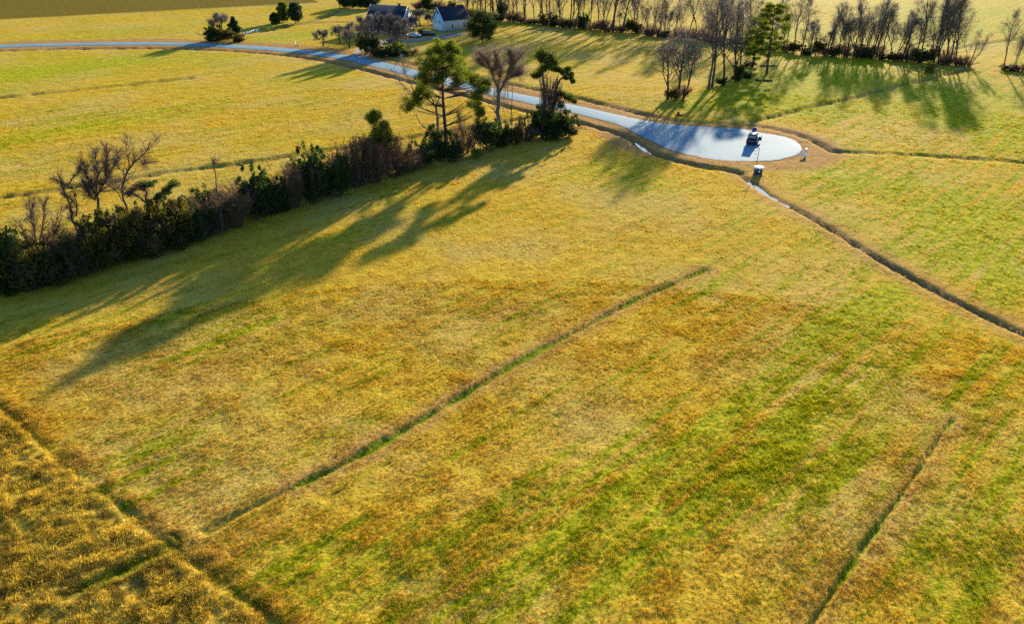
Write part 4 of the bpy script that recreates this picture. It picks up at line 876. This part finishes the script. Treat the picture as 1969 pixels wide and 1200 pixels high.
# garage: gable end faces front-left (local -X), long side is local -Y
gp = site(862, 60)+np.array([0.6, 4.2])
gr, grf = gable_house('garage', 'tall garage with gable coloured shade-blue, dark roof and white trim', gp, R(38), 10.6, 7.0, 4.1, 8.0, 'siding', 'roof2', .35)
part('gable_front', gr, 'shade_blue_wall', lambda m: m.poly_prism([(-3.46, -.1), (3.46, -.1), (3.46, 4.12), (0, 7.9), (-3.46, 4.12)], (0, 1, 0), (0, 0, 1), (-5.34, 0, 0), (.05, 0, 0)))  # sheet over the gable, coloured blue to stand for its shade
dr = part('garage_door', gr, 'white', lambda m: m.box((-5.37, .3, 1.25), (.06, 5.2, 2.3)))
for k in range(4):
    part('door_panel', dr, 'white', lambda m, k=k: [m.box((-5.41, .3+yy, .42+k*.56), (.03, .95, .42)) for yy in (-1.95, -.65, .65, 1.95)])
part('round_vent', gr, 'door', lambda m: m.tube([(-5.37, 0, 6.3), (-5.42, 0, 6.3)], [.5, .5], 16))
part('vent_ring', gr, 'white', lambda m: [m.tube([(-5.36, .55*math.cos(a), 6.3+.55*math.sin(a)), (-5.36, .55*math.cos(a+.42), 6.3+.55*math.sin(a+.42))], [.06, .06], 5) for a in np.arange(0, 6.28, .42)])
window(gr, (-5.34, -1.1, 3.3), .7, .9, 'left')
for x in (-1.6, 3.4): window(gr, (x, -3.5, 1.7), .8, 1.5, 'front')
part('corner_board', gr, 'white', lambda m: [m.box((xx, -3.52, 1.95), (.16, .10, 4.2)) for xx in (-5.28, 5.24)])
part('foundation', gr, 'gravel', lambda m: m.box((0, 0, .05), (10.9, 7.3, .6)))

# ------------------------------------------------------------------ vehicles
def wheel(parent, x, y, r, w):
    t_ = part('wheel', parent, 'rubber', lambda m: m.tube([(x-w/2, y, r), (x-w/2+.03, y, r), (x+w/2-.03, y, r), (x+w/2, y, r)], [r*.9, r, r, r*.9], 16), True)
    s = 1 if x > 0 else -1
    part('rim', t_, 'metal', lambda m: m.tube([(x+s*(w/2-.02), y, r), (x+s*(w/2+.012), y, r)], [r*.62, r*.55], 12)); return t_
def car(name, label, p, heading, paint, kind='suv', length=4.7, width=1.9, height=1.75, group=None, hood_up=False, door_open=False):
    """local +Y is forward"""
    t = thing(name, label, 'car', (p[0], p[1], p[2] if len(p) > 2 else gz(p[0], p[1])), -heading, group); l, w, hh = length/2, width/2, height
    body = [(-l, .42), (-l+.05, 1.0), (-l+.15, 1.08), (l*.40, 1.06), (l-.15, .92), (l, .72), (l, .38), (l-.3, .28), (-l+.3, .28)]
    if kind == 'suv': cab = [(-l+.12, 1.0), (-l+.32, hh-.06), (-l+.6, hh), (l*.02, hh), (l*.14, hh-.06), (l*.46, 1.0)]
    else: cab = [(-l*.72, .98), (-l*.42, hh-.05), (-l*.3, hh), (l*.02, hh), (l*.14, hh-.05), (l*.48, .98)]
    def bd(m):
        n = len(body); secs = []
        for xx, k in ((-w, .94), (-w*.97, 1.0), (w*.97, 1.0), (w, .94)): secs.append([(xx, a*(.985 if abs(xx) == w else 1), .28+(b-.28)*k) for a, b in body])
        V = np.array(secs).reshape(-1, 3); Q = [[s*n+i_, s*n+(i_+1) % n, (s+1)*n+(i_+1) % n, (s+1)*n+i_] for s in range(3) for i_ in range(n)]
        c0, c3 = V[:n].mean(0), V[3*n:].mean(0); V = np.vstack([V, c0, c3]); T = [[4*n, (i_+1) % n, i_] for i_ in range(n)]+[[4*n+1, 3*n+i_, 3*n+(i_+1) % n] for i_ in range(n)]
        m.add(V, T=T, Q=Q)
    part('body', t, paint, bd)
    cw = w*.90; tw_ = w*.76
    def at_(a, b): return cw+(tw_-cw)*(b-1.0)/(hh-1.0)
    def cabin(m):
        n = len(cab); V = np.array([[-at_(a, b), a, b] for a, b in cab]+[[at_(a, b), a, b] for a, b in cab]); Q = [[i_, (i_+1) % n, n+(i_+1) % n, n+i_] for i_ in range(n)]
        V = np.vstack([V, V[:n].mean(0), V[n:].mean(0)]); m.add(V, T=[[2*n, (i_+1) % n, i_] for i_ in range(n)]+[[2*n+1, n+i_, n+(i_+1) % n] for i_ in range(n)], Q=Q)
    part('cabin', t, paint, cabin)
    y0, y1 = cab[0][0], cab[-1][0]
    part('rear_window', t, 'glass', lambda m: m.add([[-cw*.86, cab[0][0]+.06-.03, 1.12], [cw*.86, cab[0][0]+.03, 1.12], [tw_*.9, cab[1][0]-.035, hh-.16], [-tw_*.9, cab[1][0]-.035, hh-.16]], Q=[[0, 1, 2, 3]]))
    part('windscreen', t, 'glass', lambda m: m.add([[-cw*.9, y1-.03, 1.06], [cw*.9, y1-.03, 1.06], [tw_*.92, cab[-2][0]+.05, hh-.10], [-tw_*.92, cab[-2][0]+.05, hh-.10]], Q=[[3, 2, 1, 0]]))
    for s in (-1, 1):
        part('side_window', t, 'glass', lambda m, s=s: m.add([[s*(at_(0, 1.08)+.012), y0+.28, 1.08], [s*(at_(0, 1.08)+.012), y1-.25, 1.08], [s*(at_(0, hh-.16)+.012), cab[-2][0]-.05, hh-.16], [s*(at_(0, hh-.16)+.012), cab[1][0]+.15, hh-.16]], Q=[[0, 1, 2, 3]] if s > 0 else [[3, 2, 1, 0]]))
        part('tail_light', t, 'red', lambda m, s=s: m.box((s*w*.86, -l+.0, .92), (.2, .06, .22))); part('headlight', t, 'lens', lambda m, s=s: m.box((s*w*.74, l-.04, .74), (.36, .10, .16)))
        part('mirror', t, paint, lambda m, s=s: m.box((s*(w+.12), y1-.35, 1.12), (.22, .12, .16)))
    part('bumper', t, 'rubber', lambda m: m.box((0, -l-.02, .48), (width*.96, .14, .24))); part('bumper', t, 'rubber', lambda m: m.box((0, l+.01, .45), (width*.94, .12, .22)))
    for s in (-1, 1):
        for yy in (-l*.60, l*.62): wheel(t, s*(w-.11), yy, .36, .24)
    if hood_up:
        part('hood', t, 'violet', lambda m: m.box((-.1, l*.42+.30, 1.85), (width*.62, .06, 1.5), rot=Matrix.Rotation(R(-14), 3, 'X'), top=.55))
        part('hood_prop', t, 'metal', lambda m: m.tube([(w*.5, l*.75, .95), (w*.42, l*.55, 1.7)], [.02, .02], 5))
    if door_open:
        part('open_door', t, paint, lambda m: [m.box((w+.24, l*.30, .70), (.08, .7, .72), rot=rotz(R(-50))), ])
        part('open_door_window', t, paint, lambda m: [m.box((w+.50, l*.30-.22, 1.28), (.08, .08, .5)), m.box((w+.25, l*.30, 1.55), (.08, .68, .07), rot=rotz(R(-50)))])
    return t
cp = site(1444, 279.5); cp = np.array([cp[0]+.8, cp[1]+1.9])
car('parked_car', 'dark navy car with raised violet hood on the turning circle', (cp[0], cp[1], .075), R(22), 'navy', 'suv', 4.6, 2.0, 2.1, hood_up=True, door_open=True)
for (u, v), hd, pt, kd, lab in (((757,80), 62, 'blackcar', 'sedan', 'dark car with glinting roof parked before the house'), ((774,70), 110, 'silver', 'suv', 'silver car parked on the drive beyond the dark one'), ((824,68), 80, 'blackcar', 'suv', 'black car parked beside the garage gable'), ((797,71), 95, 'silver', 'sedan', 'pale car half hidden by twigs on the drive')):
    q = site(u, v); car('parked_car', lab, (q[0], q[1]), R(hd), pt, kd, 4.6, 1.85, 1.7 if kd == 'suv' else 1.45, 'cars parked at the house')

# ------------------------------------------------------------------ street furniture and small things
def at3(u, v): q = site(u, v); return (q[0], q[1], gz(*q))
q = site(1457, 335); bx = thing('utility_cabinet', 'dark green utility cabinet with top whitened as sun glare beside the turning circle', 'cabinet', (q[0], q[1], max(gz(*q), -.05)+.05), R(-16))
part('pad', bx, 'gravel', lambda m: m.box((0, 0, .03), (1.6, 1.3, .14)))
part('box', bx, 'green', lambda m: m.poly_prism([(-.52, .09), (.52, .09), (.60, 1.24), (-.60, 1.10)], (0, 1, 0), (0, 0, 1), (-.72, 0, 0), (1.44, 0, 0)))
part('glare_lid', bx, 'white', lambda m: m.poly_prism([(-.64, 1.105), (.64, 1.245), (.60, 1.33), (-.60, 1.19)], (0, 1, 0), (0, 0, 1), (-.80, 0, 0), (1.6, 0, 0)))  # white colour stands for low sun glare on the dark green top
part('label_plate', bx, 'white', lambda m: m.box((.18, -.60, .66), (.24, .03, .42)))
part('door_seam', bx, 'rubber', lambda m: m.box((-.05, -.59, .6), (.025, .03, .8)))
pl = thing('marker_pole', 'thin dark pole rising behind the green utility cabinet', 'pole', at3(1453, 327))
part('shaft', pl, 'metal', lambda m: m.tube([(0, 0, -.2), (.03, 0, 2.0), (.16, 0, 4.1)], [.07, .055, .045], 8)); part('base', pl, 'metal', lambda m: m.tube([(0, 0, -.05), (0, 0, .25)], [.14, .11], 10))
part('bracket', pl, 'metal', lambda m: m.box((-.12, 0, 3.0), (.5, .04, .05))); part('small_plate', pl, 'white', lambda m: m.box((-.42, -.02, 2.92), (.26, .02, .22)))
pd = thing('cable_pedestal', 'white capped utility pedestal on the grass right of the turning circle', 'pedestal', at3(1549, 296))
part('post', pd, 'white', lambda m: m.box((0, 0, .4), (.34, .30, .95))); part('cap', pd, 'white', lambda m: m.box((0, 0, .98), (.46, .42, .26), top=.7)); part('lock_band', pd, 'metal', lambda m: m.box((0, 0, .62), (.36, .32, .08)))
bd_ = thing('white_board', 'white board leaning near the pedestal right of the turning circle', 'sign', at3(1545, 303), R(12))
part('panel', bd_, 'white', lambda m: m.box((0, 0, .50), (1.15, .05, .55), rot=Matrix.Rotation(R(-28), 3, 'X'))); part('stake', bd_, 'metal', lambda m: [m.box((s*.4, .03, .28), (.04, .04, .7)) for s in (-1, 1)])
ps = thing('marker_post', 'short dark post with small pale plate near the ditch', 'post', at3(1207, 282))
part('post', ps, 'wood', lambda m: m.box((0, 0, .35), (.14, .14, .9))); part('plate', ps, 'white', lambda m: m.box((.36, 0, .42), (.45, .04, .22)))
for nm, lab, (u, v), mt, hg in (('road_marker', 'slim white marker leaning at the far road edge', (569,88), 'white', 1.5), ('marker_post', 'short dark post at the far road edge beside the white marker', (572,89), 'wood', 1.2), ('cable_pedestal', 'teal utility pedestal at the road before the house', (772,111), 'teal', 1.1)):
    t = thing(nm, lab, 'post', at3(u, v)); w_ = .26 if mt != 'teal' else .5
    part('post', t, mt, lambda m: m.box((-.12*(mt == 'white'), 0, hg/2), (w_, .2, hg), top=.85)); part('cap', t, mt, lambda m: m.box((-.12*(mt == 'white'), 0, hg+.05), (w_*1.15, .26, .12), top=.6))
up_pole = thing('utility_pole', 'wooden utility pole at the top edge beyond the far cedars', 'pole', at3(653, 16))
part('shaft', up_pole, 'wood', lambda m: m.tube([(0, 0, -.3), (0, 0, 10)], [.16, .11], 8)); part('crossarm', up_pole, 'wood', lambda m: m.box((0, 0, 9.3), (2.4, .12, .14))); part('insulator', up_pole, 'glass', lambda m: [m.tube([(x, 0, 9.37), (x, 0, 9.55)], [.05, .04], 6) for x in (-1.1, -.5, .5, 1.1)])
fn = thing('culvert_fence', 'low white fence beside the far ditch near the roadside bush', 'fence', at3(468, 62), 0)
f0, f1 = site(468, 62), site(497, 55); fd = f1-f0
for k in range(6):
    q = fd*k/5; part('post', fn, 'white', lambda m: m.box((q[0], q[1], .5), (.22, .22, 1.25)))
an = math.atan2(fd[1], fd[0])
for zz in (.45, .95): part('rail', fn, 'white', lambda m: m.box((fd[0]/2, fd[1]/2, zz), (np.linalg.norm(fd), .08, .18), rot=rotz(an)))
for k in (1, 2, 3): 
    q = fd*(k+.5)/5; part('dark_panel', fn, 'door', lambda m: m.box((q[0], q[1], .55), (.9, .06, .8), rot=rotz(an)))
def log(u, v, ln, r_, a, lab, mat='wood'):
    t = thing('log', lab, 'log', at3(u, v), a); g = np.random.default_rng(int(u)); P_ = [(-ln/2, 0, r_), (-ln/6, g.normal(0, .1), r_*1.05), (ln/6, g.normal(0, .1), r_), (ln/2, 0, r_*.9)]
    part('bole', t, mat, lambda m: m.tube(P_, [r_, r_*1.05, r_, r_*.85], 9), True); part('branch_stub', t, mat, lambda m: m.tube([(ln*.2, 0, r_), (ln*.3, .35, r_*2)], [r_*.4, r_*.2], 5))
log(1476, 155, 2.6, .22, R(4), 'fallen log on the bright grass below the lone pine'); log(1458, 154, 1.6, .18, R(-30), 'short log left of the fallen log below the lone pine', 'bark')
log(1478, 126, 5.0, .16, R(3), 'long thin log lying behind the lone pine', 'bark')
st_ = thing('stump', 'rusty brown stump at the grove edge above the road', 'stump', at3(1304, 222))
part('bole', st_, 'rust', lambda m: m.tube([(0, 0, -.1), (0, 0, .3), (.05, 0, .8)], [.42, .32, .26], 9)); part('root', st_, 'rust', lambda m: [m.tube([(0, 0, .2), (.8*math.cos(a), .8*math.sin(a), .02)], [.18, .06], 5) for a in (.3, 1.5, 2.9, 4.2, 5.3)])
part('broken_limb', st_, 'wood', lambda m: m.tube([(.3, 0, .1), (1.3, .1, .25), (1.9, .1, .1)], [.12, .1, .05], 6))
